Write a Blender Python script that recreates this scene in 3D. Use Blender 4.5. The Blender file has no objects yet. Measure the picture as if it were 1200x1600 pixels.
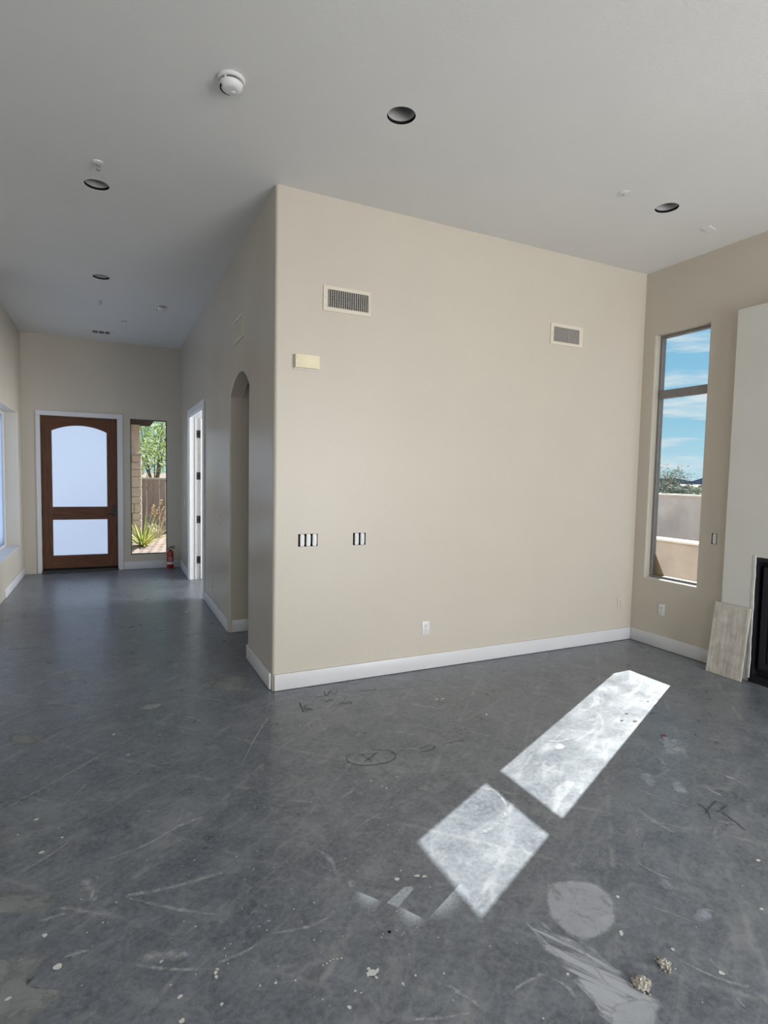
import bpy, bmesh, math, random
from mathutils import Vector, Matrix
from mathutils import noise as mnoise
from math import pi, sin, cos, radians as rad

sc = bpy.context.scene
col = sc.collection
random.seed(7)

# ------------------------------------------------------------------ camera, world, lights, exposure
F = Vector((0.43375677, 0.89879484, -0.06342629))
RT = Vector((0.90098096, -0.43339164, 0.0201246))
UP = Vector((0.00940053, 0.06587506, 0.9977836))
CAM = Vector((-1.08952696, -4.13219256, 1.63862131))
FPX = 889.43
cd = bpy.data.cameras.new('camera')
co = bpy.data.objects.new('camera', cd); col.objects.link(co)
cd.sensor_fit = 'HORIZONTAL'; cd.sensor_width = 36.0; cd.lens = FPX*36.0/1200.0
cd.clip_start = 0.05; cd.clip_end = 2000
co.matrix_world = Matrix(((RT.x, UP.x, -F.x, CAM.x), (RT.y, UP.y, -F.y, CAM.y), (RT.z, UP.z, -F.z, CAM.z), (0, 0, 0, 1)))
sc.camera = co

W, D, H, V = 3.774, 6.15, 3.70, 2.291      # right wall x, entry wall y, ceiling z, hall west wall at x = -V

vs = sc.view_settings
vs.view_transform = 'Standard'; vs.look = 'None'; vs.gamma = 1.0; vs.use_curve_mapping = False
vs.exposure = -0.10

SKY_STRENGTH = 1.0
wd = bpy.data.worlds.new('desert_sky'); sc.world = wd; wd.use_nodes = True
nt = wd.node_tree; nt.nodes.clear()
def wn(t, **k):
    n = nt.nodes.new(t)
    for a, b in k.items(): setattr(n, a, b)
    return n
out = wn('ShaderNodeOutputWorld'); bg = wn('ShaderNodeBackground'); bg.inputs[1].default_value = SKY_STRENGTH
tc = wn('ShaderNodeTexCoord'); sep = wn('ShaderNodeSeparateXYZ')
nt.links.new(tc.outputs['Generated'], sep.inputs[0])
ramp = wn('ShaderNodeValToRGB')
cr = ramp.color_ramp
cr.elements[0].position = 0.0; cr.elements[0].color = (0.60, 0.84, 0.94, 1)
cr.elements[1].position = 1.0; cr.elements[1].color = (0.10, 0.28, 0.62, 1)
e = cr.elements.new(0.10); e.color = (0.33, 0.67, 0.88, 1)
e = cr.elements.new(0.30); e.color = (0.22, 0.55, 0.85, 1)
nt.links.new(sep.outputs['Z'], ramp.inputs[0])
mp = wn('ShaderNodeMapping'); mp.inputs['Scale'].default_value = (2.0, 2.0, 15.0); mp.inputs['Location'].default_value = (0.35, 0.2, 0.4)
nt.links.new(tc.outputs['Generated'], mp.inputs[0])
nz = wn('ShaderNodeTexNoise'); nz.inputs['Scale'].default_value = 2.1; nz.inputs['Detail'].default_value = 7; nz.inputs['Roughness'].default_value = 0.55
nt.links.new(mp.outputs[0], nz.inputs['Vector'])
cr2 = wn('ShaderNodeValToRGB'); cr2.color_ramp.elements[0].position = 0.48; cr2.color_ramp.elements[1].position = 0.60
cr2.color_ramp.elements[0].color = (0, 0, 0, 1); cr2.color_ramp.elements[1].color = (0.85, 0.85, 0.85, 1)
nt.links.new(nz.outputs['Fac'], cr2.inputs[0])
mx = wn('ShaderNodeMix', data_type='RGBA')
nt.links.new(cr2.outputs[0], mx.inputs[0]); nt.links.new(ramp.outputs[0], mx.inputs[6]); mx.inputs[7].default_value = (0.86, 0.92, 0.95, 1)
nt.links.new(mx.outputs[2], bg.inputs[0]); nt.links.new(bg.outputs[0], out.inputs[0])

def light(name, kind, energy, color, loc=(0, 0, 0), direction=None, size=None):
    l = bpy.data.lights.new(name, kind); l.energy = energy; l.color = color
    o = bpy.data.objects.new(name, l); col.objects.link(o); o.location = loc
    if direction is not None: o.rotation_euler = Vector(direction).to_track_quat('-Z', 'Y').to_euler()
    if size: l.shape = 'RECTANGLE'; l.size, l.size_y = size
    return o
light('fill_niche_pane', 'AREA', 32.0, (0.86, 0.93, 1.0), (-V-0.26, 4.4725, 1.475), (1, 0, 0), (2.4, 1.8))  # lamp added just outside the niche pane to brighten it
sun = light('sun', 'SUN', 18.5, (1.0, 0.985, 0.96), (12, 6, 10), (-1.0, -0.488, -0.813)); sun.data.angle = rad(0.28)
# area lamps added as daylight from assumed, unseen doors and windows
light('fill_behind_camera', 'AREA', 325.0, (0.97, 0.98, 1.0), (2.3, -7.38, 1.40), (0, 1, 0.04), (2.6, 2.6))
light('fill_west', 'AREA', 30.0, (0.90, 0.95, 1.0), (-5.9, 0.8, 1.6), (1, 0, 0), (3.0, 1.8))  # added fill; the west wall has no opening here
light('fill_south', 'AREA', 70.0, (0.95, 0.98, 1.0), (-1.9, -7.38, 1.55), (0, 1, 0.02), (1.6, 2.0))
light('fill_side_room', 'AREA', 250.0, (0.94, 0.97, 1.0), (3.35, 3.2, 1.6), (-1, 0, 0), (1.8, 1.8))

# ------------------------------------------------------------------ helpers
def obj(name, bm, mat=None, parent=None, smooth=False, loc=None, matrix=None):
    me = bpy.data.meshes.new(name)
    if isinstance(bm, tuple): me.from_pydata(*bm); me.update()
    else:
        bmesh.ops.recalc_face_normals(bm, faces=bm.faces[:]); bm.to_mesh(me); bm.free()
    if smooth:
        me.polygons.foreach_set('use_smooth', [True]*len(me.polygons))
        if smooth != 'all':
            try: me.set_sharp_from_angle(angle=rad(40))
            except Exception: pass
    if mat: me.materials.append(mat)
    o = bpy.data.objects.new(name, me); col.objects.link(o)
    if parent: o.parent = parent
    if loc: o.location = loc
    if matrix is not None: o.matrix_local = matrix
    return o
def link(name, me, parent, loc=(0, 0, 0), rot=(0, 0, 0), scale=(1, 1, 1)):
    o = bpy.data.objects.new(name, me); col.objects.link(o); o.parent = parent
    o.location = loc; o.rotation_euler = rot; o.scale = scale
    return o
def tag(o, label, cat, group=None, kind=None):
    o['label'] = label; o['category'] = cat
    if group: o['group'] = group
    if kind: o['kind'] = kind
    return o
def empty(name, label, cat, loc=(0, 0, 0), rot=(0, 0, 0), group=None, kind=None):
    o = bpy.data.objects.new(name, None); col.objects.link(o); o.location = loc; o.rotation_euler = rot
    o.empty_display_size = 0.1
    return tag(o, label, cat, group, kind)
def BM(): return bmesh.new()
def box(bm, x0, x1, y0, y1, z0, z1, bev=0, seg=1):
    m = Matrix.Translation(((x0+x1)/2, (y0+y1)/2, (z0+z1)/2)) @ Matrix.Diagonal((abs(x1-x0), abs(y1-y0), abs(z1-z0), 1))
    r = bmesh.ops.create_cube(bm, size=1, matrix=m)
    if bev:
        es = list({e for v in r['verts'] for e in v.link_edges})
        bmesh.ops.bevel(bm, geom=es, offset=bev, segments=seg, affect='EDGES', profile=0.5)
    return bm
def bx(*a, **k): return box(BM(), *a, **k)
def lathe(bm, prof, n=24, center=(0, 0, 0), axis='Z', a0=0, a1=2*pi, cap=True):
    full = abs(a1-a0-2*pi) < 1e-6
    rings = []
    for r, z in prof:
        ring = []
        for i in range(n if full else n+1):
            a = a0+(a1-a0)*i/n
            p = (r*cos(a), r*sin(a), z)
            if axis == 'X': p = (p[2], p[0], p[1])
            if axis == 'Y': p = (p[0], p[2], p[1])
            ring.append(bm.verts.new((p[0]+center[0], p[1]+center[1], p[2]+center[2])))
        rings.append(ring)
    for A, B in zip(rings, rings[1:]):
        m = len(A)
        for i in range(m if full else m-1):
            j = (i+1) % m
            bm.faces.new((A[i], A[j], B[j], B[i]))
    if full and cap:
        for ring, (r, z) in ((rings[0], prof[0]), (rings[-1], prof[-1])):
            if r > 1e-6: bm.faces.new(ring)
    bmesh.ops.remove_doubles(bm, verts=bm.verts[:], dist=1e-6)
    return bm
def tube(bm, pts, r, n=8, r1=None):
    pts = [Vector(p) for p in pts]; rings = []
    up = Vector((0, 0, 1))
    for i, p in enumerate(pts):
        t = (pts[min(i+1, len(pts)-1)]-pts[max(i-1, 0)]).normalized()
        a = t.cross(up)
        if a.length < 1e-3: a = t.cross(Vector((1, 0, 0)))
        a.normalize(); b = t.cross(a).normalized()
        rr = r if r1 is None else r+(r1-r)*i/(len(pts)-1)
        rings.append([bm.verts.new(p+a*rr*cos(2*pi*k/n)+b*rr*sin(2*pi*k/n)) for k in range(n)])
    for A, B in zip(rings, rings[1:]):
        for k in range(n): bm.faces.new((A[k], A[(k+1) % n], B[(k+1) % n], B[k]))
    bm.faces.new(rings[0]); bm.faces.new(rings[-1])
    return bm
def rect(u0, u1, v0, v1): return [(u0, v0), (u1, v0), (u1, v1), (u0, v1)]
def circle(u, v, r, n=32): return [(u+r*cos(2*pi*i/n), v+r*sin(2*pi*i/n)) for i in range(n)]
def arched(u0, u1, v0, vs_, vtop, n=16):
    """opening with a segmental arch: springs at vs_, apex vtop"""
    w = (u1-u0)/2; s = vtop-vs_; R = (w*w+s*s)/(2*s); a = math.asin(min(1, w/R))
    pts = [(u0, v0), (u1, v0)]
    for i in range(n+1):
        t = a-2*a*i/n
        pts.append(((u0+u1)/2+R*sin(t), vtop-R+R*cos(t)))
    return pts
def offset(loop, r):
    """grow a counter-clockwise loop outward by r"""
    n = len(loop); res = []
    for i in range(n):
        p0, p1, p2 = Vector(loop[i-1]), Vector(loop[i]), Vector(loop[(i+1) % n])
        d1, d2 = (p1-p0).normalized(), (p2-p1).normalized()
        n1, n2 = Vector((d1.y, -d1.x)), Vector((d2.y, -d2.x))
        m = (n1+n2); m = m/max(0.2, (1+n1.dot(n2)))
        res.append(tuple(p1+m*r))
    return res
def plate(bm, O, U, Vv, N, outer, holes=(), thick=0.15, edge=0.0, back=True):
    """slab in plane (O,U,V), depth along N; holes: list of (loop, bullnose radius)"""
    O, U, Vv, N = map(Vector, (O, U, Vv, N))
    P = lambda p, d: O+U*p[0]+Vv*p[1]+N*d
    def ring(loop, d): return [bm.verts.new(P(p, d)) for p in loop]
    def edges(vsl): return [bm.edges.new((vsl[i], vsl[(i+1) % len(vsl)])) for i in range(len(vsl))]
    def bridge(A, B):
        for i in range(len(A)):
            j = (i+1) % len(A); bm.faces.new((A[i], A[j], B[j], B[i]))
    fo = ring(outer, 0); bo = ring(outer, thick)
    fe, be = edges(fo), edges(bo)
    for loop, r in holes:
        if r > 0:
            chain = []
            k = 5
            for i in range(k+1):
                th = i/k*pi/2
                chain.append(ring(offset(loop, r*(1-sin(th))), r*(1-cos(th))))
            chain.append(ring(loop, thick))
        else:
            chain = [ring(loop, 0), ring(loop, thick)]
        fe += edges(chain[0]); be += edges(chain[-1])
        for A, B in zip(chain, chain[1:]): bridge(A, B)
    bmesh.ops.triangle_fill(bm, edges=fe, use_beauty=True, use_dissolve=False, normal=-N)
    if back: bmesh.ops.triangle_fill(bm, edges=be, use_beauty=True, use_dissolve=False, normal=N)
    bridge(fo, bo)
    return bm
def px(x, y, ax, v):
    """point where the ray through photo pixel (x,y) meets the surface coordinate[ax] = v"""
    d = F*FPX+RT*(x-600)-UP*(y-800)
    return CAM+d*((v-CAM[ax])/d[ax])

# ------------------------------------------------------------------ materials
class M: pass
def nodes(name):
    m = bpy.data.materials.new(name); m.use_nodes = True
    t = m.node_tree; t.nodes.clear()
    o = t.nodes.new('ShaderNodeOutputMaterial'); b = t.nodes.new('ShaderNodeBsdfPrincipled')
    t.links.new(b.outputs[0], o.inputs[0])
    return m, t, b, o
def N(t, kind, ins=None, **k):
    n = t.nodes.new(kind)
    for a, b in k.items(): setattr(n, a, b)
    for a, b in (ins or {}).items():
        if hasattr(b, 'node'): t.links.new(b, n.inputs[a])
        else: n.inputs[a].default_value = b
    return n
def mathn(t, op, a, b=0.0, c=0.0, clamp=False):
    n = N(t, 'ShaderNodeMath', {0: a, 1: b, 2: c}, operation=op); n.use_clamp = clamp
    return n.outputs[0]
def mixc(t, f, a, b):
    n = N(t, 'ShaderNodeMix', {0: f}, data_type='RGBA')
    for i, v in ((6, a), (7, b)):
        if hasattr(v, 'node'): t.links.new(v, n.inputs[i])
        else: n.inputs[i].default_value = (*v, 1) if len(v) == 3 else v
    return n.outputs[2]
def ramp01(t, v, a, b): return N(t, 'ShaderNodeMapRange', {0: v, 1: a, 2: b, 3: 0.0, 4: 1.0}).outputs[0]
def pmat(name, c, rough=0.5, var=0.08, scale=6.0, bump=0.0, bscale=80.0, metal=0.0, spec=0.5, stretch=(1, 1, 1), coat=0.0, c2=None):
    m, t, b, o = nodes(name)
    tc = N(t, 'ShaderNodeTexCoord'); mp = N(t, 'ShaderNodeMapping', {0: tc.outputs['Object'], 'Scale': stretch})
    nz = N(t, 'ShaderNodeTexNoise', {'Vector': mp.outputs[0], 'Scale': scale, 'Detail': 5.0, 'Roughness': 0.6})
    lo = tuple(max(0, x*(1-var)) for x in c); hi = tuple(min(1, x*(1+var)) for x in c)
    if c2: lo, hi = c, c2
    f = ramp01(t, nz.outputs['Fac'], 0.3, 0.7)
    t.links.new(mixc(t, f, lo, hi), b.inputs['Base Color'])
    b.inputs['Roughness'].default_value = rough; b.inputs['Metallic'].default_value = metal
    b.inputs['Specular IOR Level'].default_value = spec; b.inputs['Coat Weight'].default_value = coat
    if bump:
        n2 = N(t, 'ShaderNodeTexNoise', {'Vector': mp.outputs[0], 'Scale': bscale, 'Detail': 3.0})
        bp = N(t, 'ShaderNodeBump', {'Height': n2.outputs['Fac'], 'Strength': bump, 'Distance': 0.004})
        t.links.new(bp.outputs[0], b.inputs['Normal'])
    return m
def glassmat(name, tint=(0.95, 0.97, 0.97), refl=0.06):
    m, t, b, o = nodes(name); t.nodes.remove(b)
    tr = N(t, 'ShaderNodeBsdfTransparent', {'Color': (*tint, 1)})
    gl = N(t, 'ShaderNodeBsdfGlossy', {'Roughness': 0.02})
    fr = N(t, 'ShaderNodeFresnel', {'IOR': 1.45})
    nz = N(t, 'ShaderNodeTexNoise', {'Scale': 3.0})
    f = mathn(t, 'MULTIPLY', fr.outputs[0], mathn(t, 'MULTIPLY_ADD', nz.outputs['Fac'], 0.1, 0.3))
    mix = N(t, 'ShaderNodeMixShader', {0: f, 1: tr.outputs[0], 2: gl.outputs[0]})
    t.links.new(mix.outputs[0], o.inputs[0])
    return m
def frostmat(name, c):
    m, t, b, o = nodes(name); t.nodes.remove(b)
    tc = N(t, 'ShaderNodeTexCoord')
    nz = N(t, 'ShaderNodeTexNoise', {'Vector': tc.outputs['Object'], 'Scale': 260.0, 'Detail': 2.0})
    cc = mixc(t, ramp01(t, nz.outputs['Fac'], 0.35, 0.65), tuple(x*0.96 for x in c), c)
    tl = N(t, 'ShaderNodeBsdfTranslucent', {'Color': cc})
    rf = N(t, 'ShaderNodeBsdfRefraction', {'Color': (*c, 1), 'Roughness': 0.55, 'IOR': 1.3})
    gl = N(t, 'ShaderNodeBsdfGlossy', {'Roughness': 0.35})
    m1 = N(t, 'ShaderNodeMixShader', {0: 0.50, 1: tl.outputs[0], 2: rf.outputs[0]})
    m2 = N(t, 'ShaderNodeMixShader', {0: 0.05, 1: m1.outputs[0], 2: gl.outputs[0]})
    t.links.new(m2.outputs[0], o.inputs[0])
    return m

M.wall = pmat('beige_eggshell_paint', (0.545, 0.497, 0.420), 0.42, 0.02, 1.5, 0.22, 55.0, spec=0.5)
M.hallwall = pmat('beige_semigloss_paint', (0.545, 0.497, 0.420), 0.27, 0.02, 1.5, 0.22, 55.0, spec=0.5)
M.ceil = pmat('grey_white_ceiling_paint', (0.73, 0.725, 0.705), 0.75, 0.02, 1.2, 0.35, 60.0, spec=0.2)
M.breast = pmat('primed_drywall', (0.60, 0.59, 0.55), 0.6, 0.03, 2.0, 0.1, 60.0, spec=0.3)
M.trim = pmat('white_trim_paint', (0.64, 0.64, 0.65), 0.35, 0.02, 4.0, 0.03, 60)
M.trimshade = pmat('cream_trim_paint', (0.72, 0.69, 0.62), 0.35, 0.02, 4.0, 0.03, 60)
M.plastic = pmat('white_plastic', (0.68, 0.68, 0.67), 0.35, 0.02, 8)
M.oldplastic = pmat('yellowed_plastic', (0.76, 0.68, 0.48), 0.45, 0.04, 12)
M.black = pmat('black_cavity', (0.012, 0.012, 0.014), 0.8, 0.2, 10, spec=0.1)
M.blackmetal = pmat('black_firebox_metal', (0.010, 0.010, 0.014), 0.45, 0.3, 10, 0.1, 60, spec=0.3)
M.darkbronze = pmat('dark_bronze', (0.022, 0.019, 0.017), 0.45, 0.2, 20, metal=0.2)
M.winframe = pmat('grey_bronze_window_frame', (0.22, 0.21, 0.205), 0.45, 0.1, 10, metal=0.2)
M.galv = pmat('grey_can_metal', (0.44, 0.43, 0.42), 0.5, 0.12, 12)
M.grille = pmat('grille_paint', (0.66, 0.60, 0.50), 0.4, 0.03, 10)
M.vane = pmat('grille_vane_metal', (0.50, 0.48, 0.44), 0.4, 0.05, 10)
M.glass = glassmat('clear_window_glass')
M.tint = glassmat('sidelight_glass', (0.90, 0.92, 0.91))
M.frost = frostmat('frosted_door_glass', (0.60, 0.665, 0.77))
M.wood = pmat('stained_alder_wood', (0.075, 0.030, 0.014), 0.55, 0.3, 5.0, 0.12, 40.0, stretch=(6, 6, 0.7), c2=(0.140, 0.058, 0.028), spec=0.25)
M.woodh = pmat('stained_alder_rail_wood', (0.075, 0.030, 0.014), 0.55, 0.3, 5.0, 0.12, 40.0, stretch=(0.7, 6, 6), c2=(0.140, 0.058, 0.028), spec=0.25)
M.whitedoor = pmat('white_door_paint', (0.80, 0.82, 0.84), 0.3, 0.02, 4)
M.red = pmat('red_enamel', (0.30, 0.012, 0.016), 0.25, 0.08, 6, coat=0.3)
M.paper = pmat('white_paper_label', (0.75, 0.72, 0.70), 0.6, 0.05, 40)
M.steel = pmat('brushed_steel', (0.5, 0.5, 0.5), 0.35, 0.05, 30, metal=0.9)
M.tan = pmat('tan_card', (0.36, 0.23, 0.12), 0.7, 0.1, 8)
M.plasterrough = pmat('rough_raw_plaster', (0.55, 0.54, 0.52), 0.9, 0.15, 14, 0.6, 30)
M.stucco = pmat('grey_lilac_stucco', (0.40, 0.375, 0.385), 0.9, 0.2, 1.6, 0.5, 30)
M.stucco2 = pmat('brown_stucco', (0.40, 0.345, 0.315), 0.9, 0.18, 1.4, 0.5, 30)
M.cap = pmat('pale_wall_cap', (0.62, 0.56, 0.50), 0.8, 0.06, 4, 0.3, 30)
M.stone = pmat('pink_stone_block', (0.80, 0.59, 0.48), 0.9, 0.2, 5, 0.6, 18, c2=(0.90, 0.77, 0.66))
M.mortar = pmat('sand_mortar', (0.50, 0.40, 0.32), 0.95, 0.1, 8, 0.3, 40)
M.soffit = pmat('dark_brown_timber', (0.060, 0.036, 0.028), 0.7, 0.2, 4, 0.2, 30, stretch=(1, 6, 6))
M.fence = pmat('weathered_fence_board', (0.38, 0.29, 0.24), 0.85, 0.25, 3, 0.3, 30, stretch=(5, 5, 0.6))
M.paver = pmat('pale_pink_paver', (0.30, 0.225, 0.195), 0.9, 0.15, 6, 0.4, 40)
M.joint = pmat('dark_sand_joint', (0.045, 0.035, 0.03), 0.95, 0.2, 20, 0.3, 60)
M.desert = pmat('desert_gravel', (0.26, 0.20, 0.15), 0.95, 0.25, 0.8, 0.5, 12)
M.hill = pmat('hazed_hill', (0.10, 0.16, 0.26), 1.0, 0.15, 0.05)  # distance haze put into the colour as a blue tint
M.bark = pmat('grey_bark', (0.13, 0.115, 0.085), 0.9, 0.2, 14, 0.4, 30)
def leafmat(name, c, c2, tr=0.45):
    m, t, b, o = nodes(name)
    tc = N(t, 'ShaderNodeTexCoord'); nz = N(t, 'ShaderNodeTexNoise', {'Vector': tc.outputs['Object'], 'Scale': 2.5, 'Detail': 3.0})
    cc = mixc(t, ramp01(t, nz.outputs['Fac'], 0.35, 0.65), c, c2)
    t.links.new(cc, b.inputs['Base Color']); b.inputs['Roughness'].default_value = 0.6
    tl = N(t, 'ShaderNodeBsdfTranslucent', {'Color': cc})
    mx = N(t, 'ShaderNodeMixShader', {0: tr, 1: b.outputs[0], 2: tl.outputs[0]})
    t.links.new(mx.outputs[0], o.inputs[0]); return m
M.leaf = leafmat('fresh_green_leaves', (0.24, 0.36, 0.10), (0.46, 0.56, 0.22))
M.leafgrey = leafmat('grey_green_leaves', (0.12, 0.14, 0.10), (0.26, 0.28, 0.20))
M.aloe = leafmat('yellow_green_succulent', (0.34, 0.42, 0.08), (0.62, 0.60, 0.20), 0.3)
M.flower = leafmat('salmon_flower_spike', (0.62, 0.36, 0.16), (0.80, 0.62, 0.34), 0.3)
M.drystalk = leafmat('pale_dry_stalk', (0.50, 0.42, 0.32), (0.70, 0.62, 0.50), 0.2)

# travertine look tile
m, t, b, o = nodes('travertine_tile'); M.travertine = m
tc_ = N(t, 'ShaderNodeTexCoord'); mp_ = N(t, 'ShaderNodeMapping', {0: tc_.outputs['Object'], 'Scale': (30, 45, 3.0)})
n1 = N(t, 'ShaderNodeTexNoise', {'Vector': mp_.outputs[0], 'Scale': 1.0, 'Detail': 6.0, 'Roughness': 0.65})
n2 = N(t, 'ShaderNodeTexNoise', {'Vector': tc_.outputs['Object'], 'Scale': 12.0, 'Detail': 3.0})
f = mathn(t, 'MULTIPLY_ADD', n2.outputs['Fac'], 0.35, mathn(t, 'MULTIPLY', n1.outputs['Fac'], 0.65))
t.links.new(mixc(t, ramp01(t, f, 0.36, 0.62), (0.33, 0.30, 0.255), (0.60, 0.57, 0.51)), b.inputs['Base Color'])
b.inputs['Roughness'].default_value = 0.5

# dusty concrete floor
m, t, b, o = nodes('dusty_grey_concrete'); M.concrete = m
tc_ = N(t, 'ShaderNodeTexCoord'); P = tc_.outputs['Object']
def noise_at(scale, detail=6.0, rough=0.6, mapping=None, dist=0.0):
    v = P
    if mapping:
        v = N(t, 'ShaderNodeMapping', {0: P, 'Rotation': mapping['Rotation']}).outputs[0]
        v = N(t, 'ShaderNodeMapping', {0: v, 'Scale': mapping['Scale']}).outputs[0]
    return N(t, 'ShaderNodeTexNoise', {'Vector': v, 'Scale': scale, 'Detail': detail, 'Roughness': rough, 'Distortion': dist}).outputs['Fac']
big = noise_at(0.9, 5, 0.6); mid = noise_at(4.0, 8, 0.68); fine = noise_at(45.0, 5, 0.7)
streak = noise_at(1.0, 7, 0.7, {'Scale': (9, 2.2, 1), 'Rotation': (0, 0, rad(62))}, 0.8)
streak2 = noise_at(1.0, 7, 0.7, {'Scale': (2.0, 10, 1), 'Rotation': (0, 0, rad(-30))}, 1.0)
base = mixc(t, ramp01(t, mid, 0.40, 0.62), (0.090, 0.105, 0.128), (0.150, 0.168, 0.194))
base = mixc(t, mathn(t, 'MULTIPLY', ramp01(t, big, 0.45, 0.62), 0.40), base, (0.190, 0.203, 0.220))
base = mixc(t, mathn(t, 'MULTIPLY', ramp01(t, noise_at(13.0, 8, 0.75, None, 1.2), 0.51, 0.64), 0.6), base, (0.225, 0.242, 0.262))
base = mixc(t, mathn(t, 'MULTIPLY', ramp01(t, noise_at(2.3, 9, 0.75, None, 2.0), 0.53, 0.64), 0.6), base, (0.245, 0.255, 0.265))
base = mixc(t, mathn(t, 'MULTIPLY', ramp01(t, noise_at(6.0, 9, 0.8, None, 1.5), 0.53, 0.40), 0.5), base, (0.060, 0.068, 0.080))
base = mixc(t, mathn(t, 'MULTIPLY', ramp01(t, fine, 0.42, 0.62), 0.42), base, (0.235, 0.255, 0.28))
sk = mathn(t, 'MULTIPLY', mathn(t, 'MAXIMUM', ramp01(t, streak, 0.54, 0.68), ramp01(t, streak2, 0.55, 0.70)), 0.30)
base = mixc(t, sk, base, (0.34, 0.345, 0.345))
# chalky ghost lines of the removed tiles, laid at 45 degrees
sx = N(t, 'ShaderNodeSeparateXYZ', {0: P})
wob = mathn(t, 'MULTIPLY_ADD', noise_at(7.0, 3), 0.06, -0.03)
def ghost(sign, off):
    s = mathn(t, 'ADD', mathn(t, 'ADD', mathn(t, 'MULTIPLY', sx.outputs['X'], sign), sx.outputs['Y']), wob)
    s = mathn(t, 'ADD', s, -off)
    d = mathn(t, 'ABSOLUTE', mathn(t, 'SUBTRACT', mathn(t, 'FRACT', mathn(t, 'ADD', mathn(t, 'DIVIDE', s, 0.647), 0.5)), 0.5))
    return mathn(t, 'SUBTRACT', 1.0, ramp01(t, d, 0.008, 0.040))
g = mathn(t, 'MAXIMUM', ghost(-1.0, 0.58), ghost(1.0, -1.71))
g = mathn(t, 'MULTIPLY', mathn(t, 'MULTIPLY', g, ramp01(t, noise_at(6.0, 5, 0.7), 0.45, 0.68)), 0.5)
base = mixc(t, g, base, (0.36, 0.365, 0.365))
t.links.new(base, b.inputs['Base Color'])
rg = mathn(t, 'MULTIPLY_ADD', mid, 0.28, 0.17)
t.links.new(mathn(t, 'ADD', rg, mathn(t, 'MULTIPLY', sk, 0.3)), b.inputs['Roughness'])
b.inputs['Specular IOR Level'].default_value = 0.5
hgt = mathn(t, 'ADD', mathn(t, 'MULTIPLY', mid, 0.7), mathn(t, 'MULTIPLY', fine, 0.25))
bp = N(t, 'ShaderNodeBump', {'Height': hgt, 'Strength': 0.25, 'Distance': 0.006}); t.links.new(bp.outputs[0], b.inputs['Normal'])

# dried marks lying on the concrete: opacity from a per-vertex mask broken up by noise
def smearmat(name, c, dens=1.0, nscale=18.0, soft=0.5, stretch=(1, 1, 1), rot=0.0, fac=1.0):
    m, t, b, o = nodes(name)
    at = N(t, 'ShaderNodeAttribute', attribute_name='mask')
    tc = N(t, 'ShaderNodeTexCoord'); mp0 = N(t, 'ShaderNodeMapping', {0: tc.outputs['Object'], 'Rotation': (0, 0, rot)}); mp = N(t, 'ShaderNodeMapping', {0: mp0.outputs[0], 'Scale': stretch})
    nz = N(t, 'ShaderNodeTexNoise', {'Vector': mp.outputs[0], 'Scale': nscale, 'Detail': 8.0, 'Roughness': 0.75, 'Distortion': 0.6}).outputs['Fac']
    nz = ramp01(t, nz, 0.32, 0.68)
    a = mathn(t, 'ADD', at.outputs['Fac'], mathn(t, 'MULTIPLY_ADD', nz, 2*soft, -soft-0.15))
    a = mathn(t, 'MULTIPLY', ramp01(t, a, 0.1, 0.75), dens*fac)
    t.links.new(mixc(t, nz, tuple(x*0.85 for x in c), tuple(min(1, x*1.15) for x in c)), b.inputs['Base Color'])
    b.inputs['Roughness'].default_value = 0.8; b.inputs['Specular IOR Level'].default_value = 0.2
    tr = N(t, 'ShaderNodeBsdfTransparent')
    mx = N(t, 'ShaderNodeMixShader', {0: a, 1: tr.outputs[0], 2: b.outputs[0]})
    t.links.new(mx.outputs[0], o.inputs[0]); return m
M.smear = smearmat('dried_plaster_smear', (0.46, 0.48, 0.51), 0.70, 11.0, 0.42)
M.smearstroke = smearmat('dragged_plaster_smear', (0.46, 0.48, 0.51), 0.85, 3.0, 0.85, (1.5, 16, 1), rad(60))
M.scuff = smearmat('chalky_scuff', (0.36, 0.375, 0.395), 0.75, 26.0, 0.55)
M.patch = smearmat('grey_thinset_stain', (0.29, 0.30, 0.30), 0.75, 9.0, 0.6)
M.bluedust = smearmat('pale_dust_stain', (0.42, 0.46, 0.52), 0.6, 12.0, 0.8)
M.spray = smearmat('white_paint_overspray', (0.50, 0.54, 0.58), 0.95, 90.0, 0.10)
M.speck = pmat('white_paint_drip', (0.62, 0.62, 0.60), 0.6, 0.1, 30)
M.marker = pmat('black_marker_ink', (0.040, 0.042, 0.047), 0.6, 0.3, 30)
M.clump = pmat('crumbled_plaster', (0.55, 0.52, 0.46), 0.95, 0.3, 60, 0.8, 90, c2=(0.20, 0.18, 0.16))
M.redmark = pmat('rust_red_spot', (0.20, 0.05, 0.04), 0.7, 0.2, 30)
M.chip = pmat('dark_chip', (0.06, 0.055, 0.05), 0.8, 0.2, 30)

# ------------------------------------------------------------------ room shell
XW, YS = -6.0, -7.5
def struct(name, bm, mat, label, cat, smooth=False):
    return tag(obj(name, bm, mat, smooth=smooth), label, cat, kind='structure')

floor = struct('floor', bx(XW-0.2, W+0.13, YS-0.2, D+0.13, -0.18, 0), M.concrete, 'bare dusty grey concrete slab floor with scuffs and plaster marks', 'floor')

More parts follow.
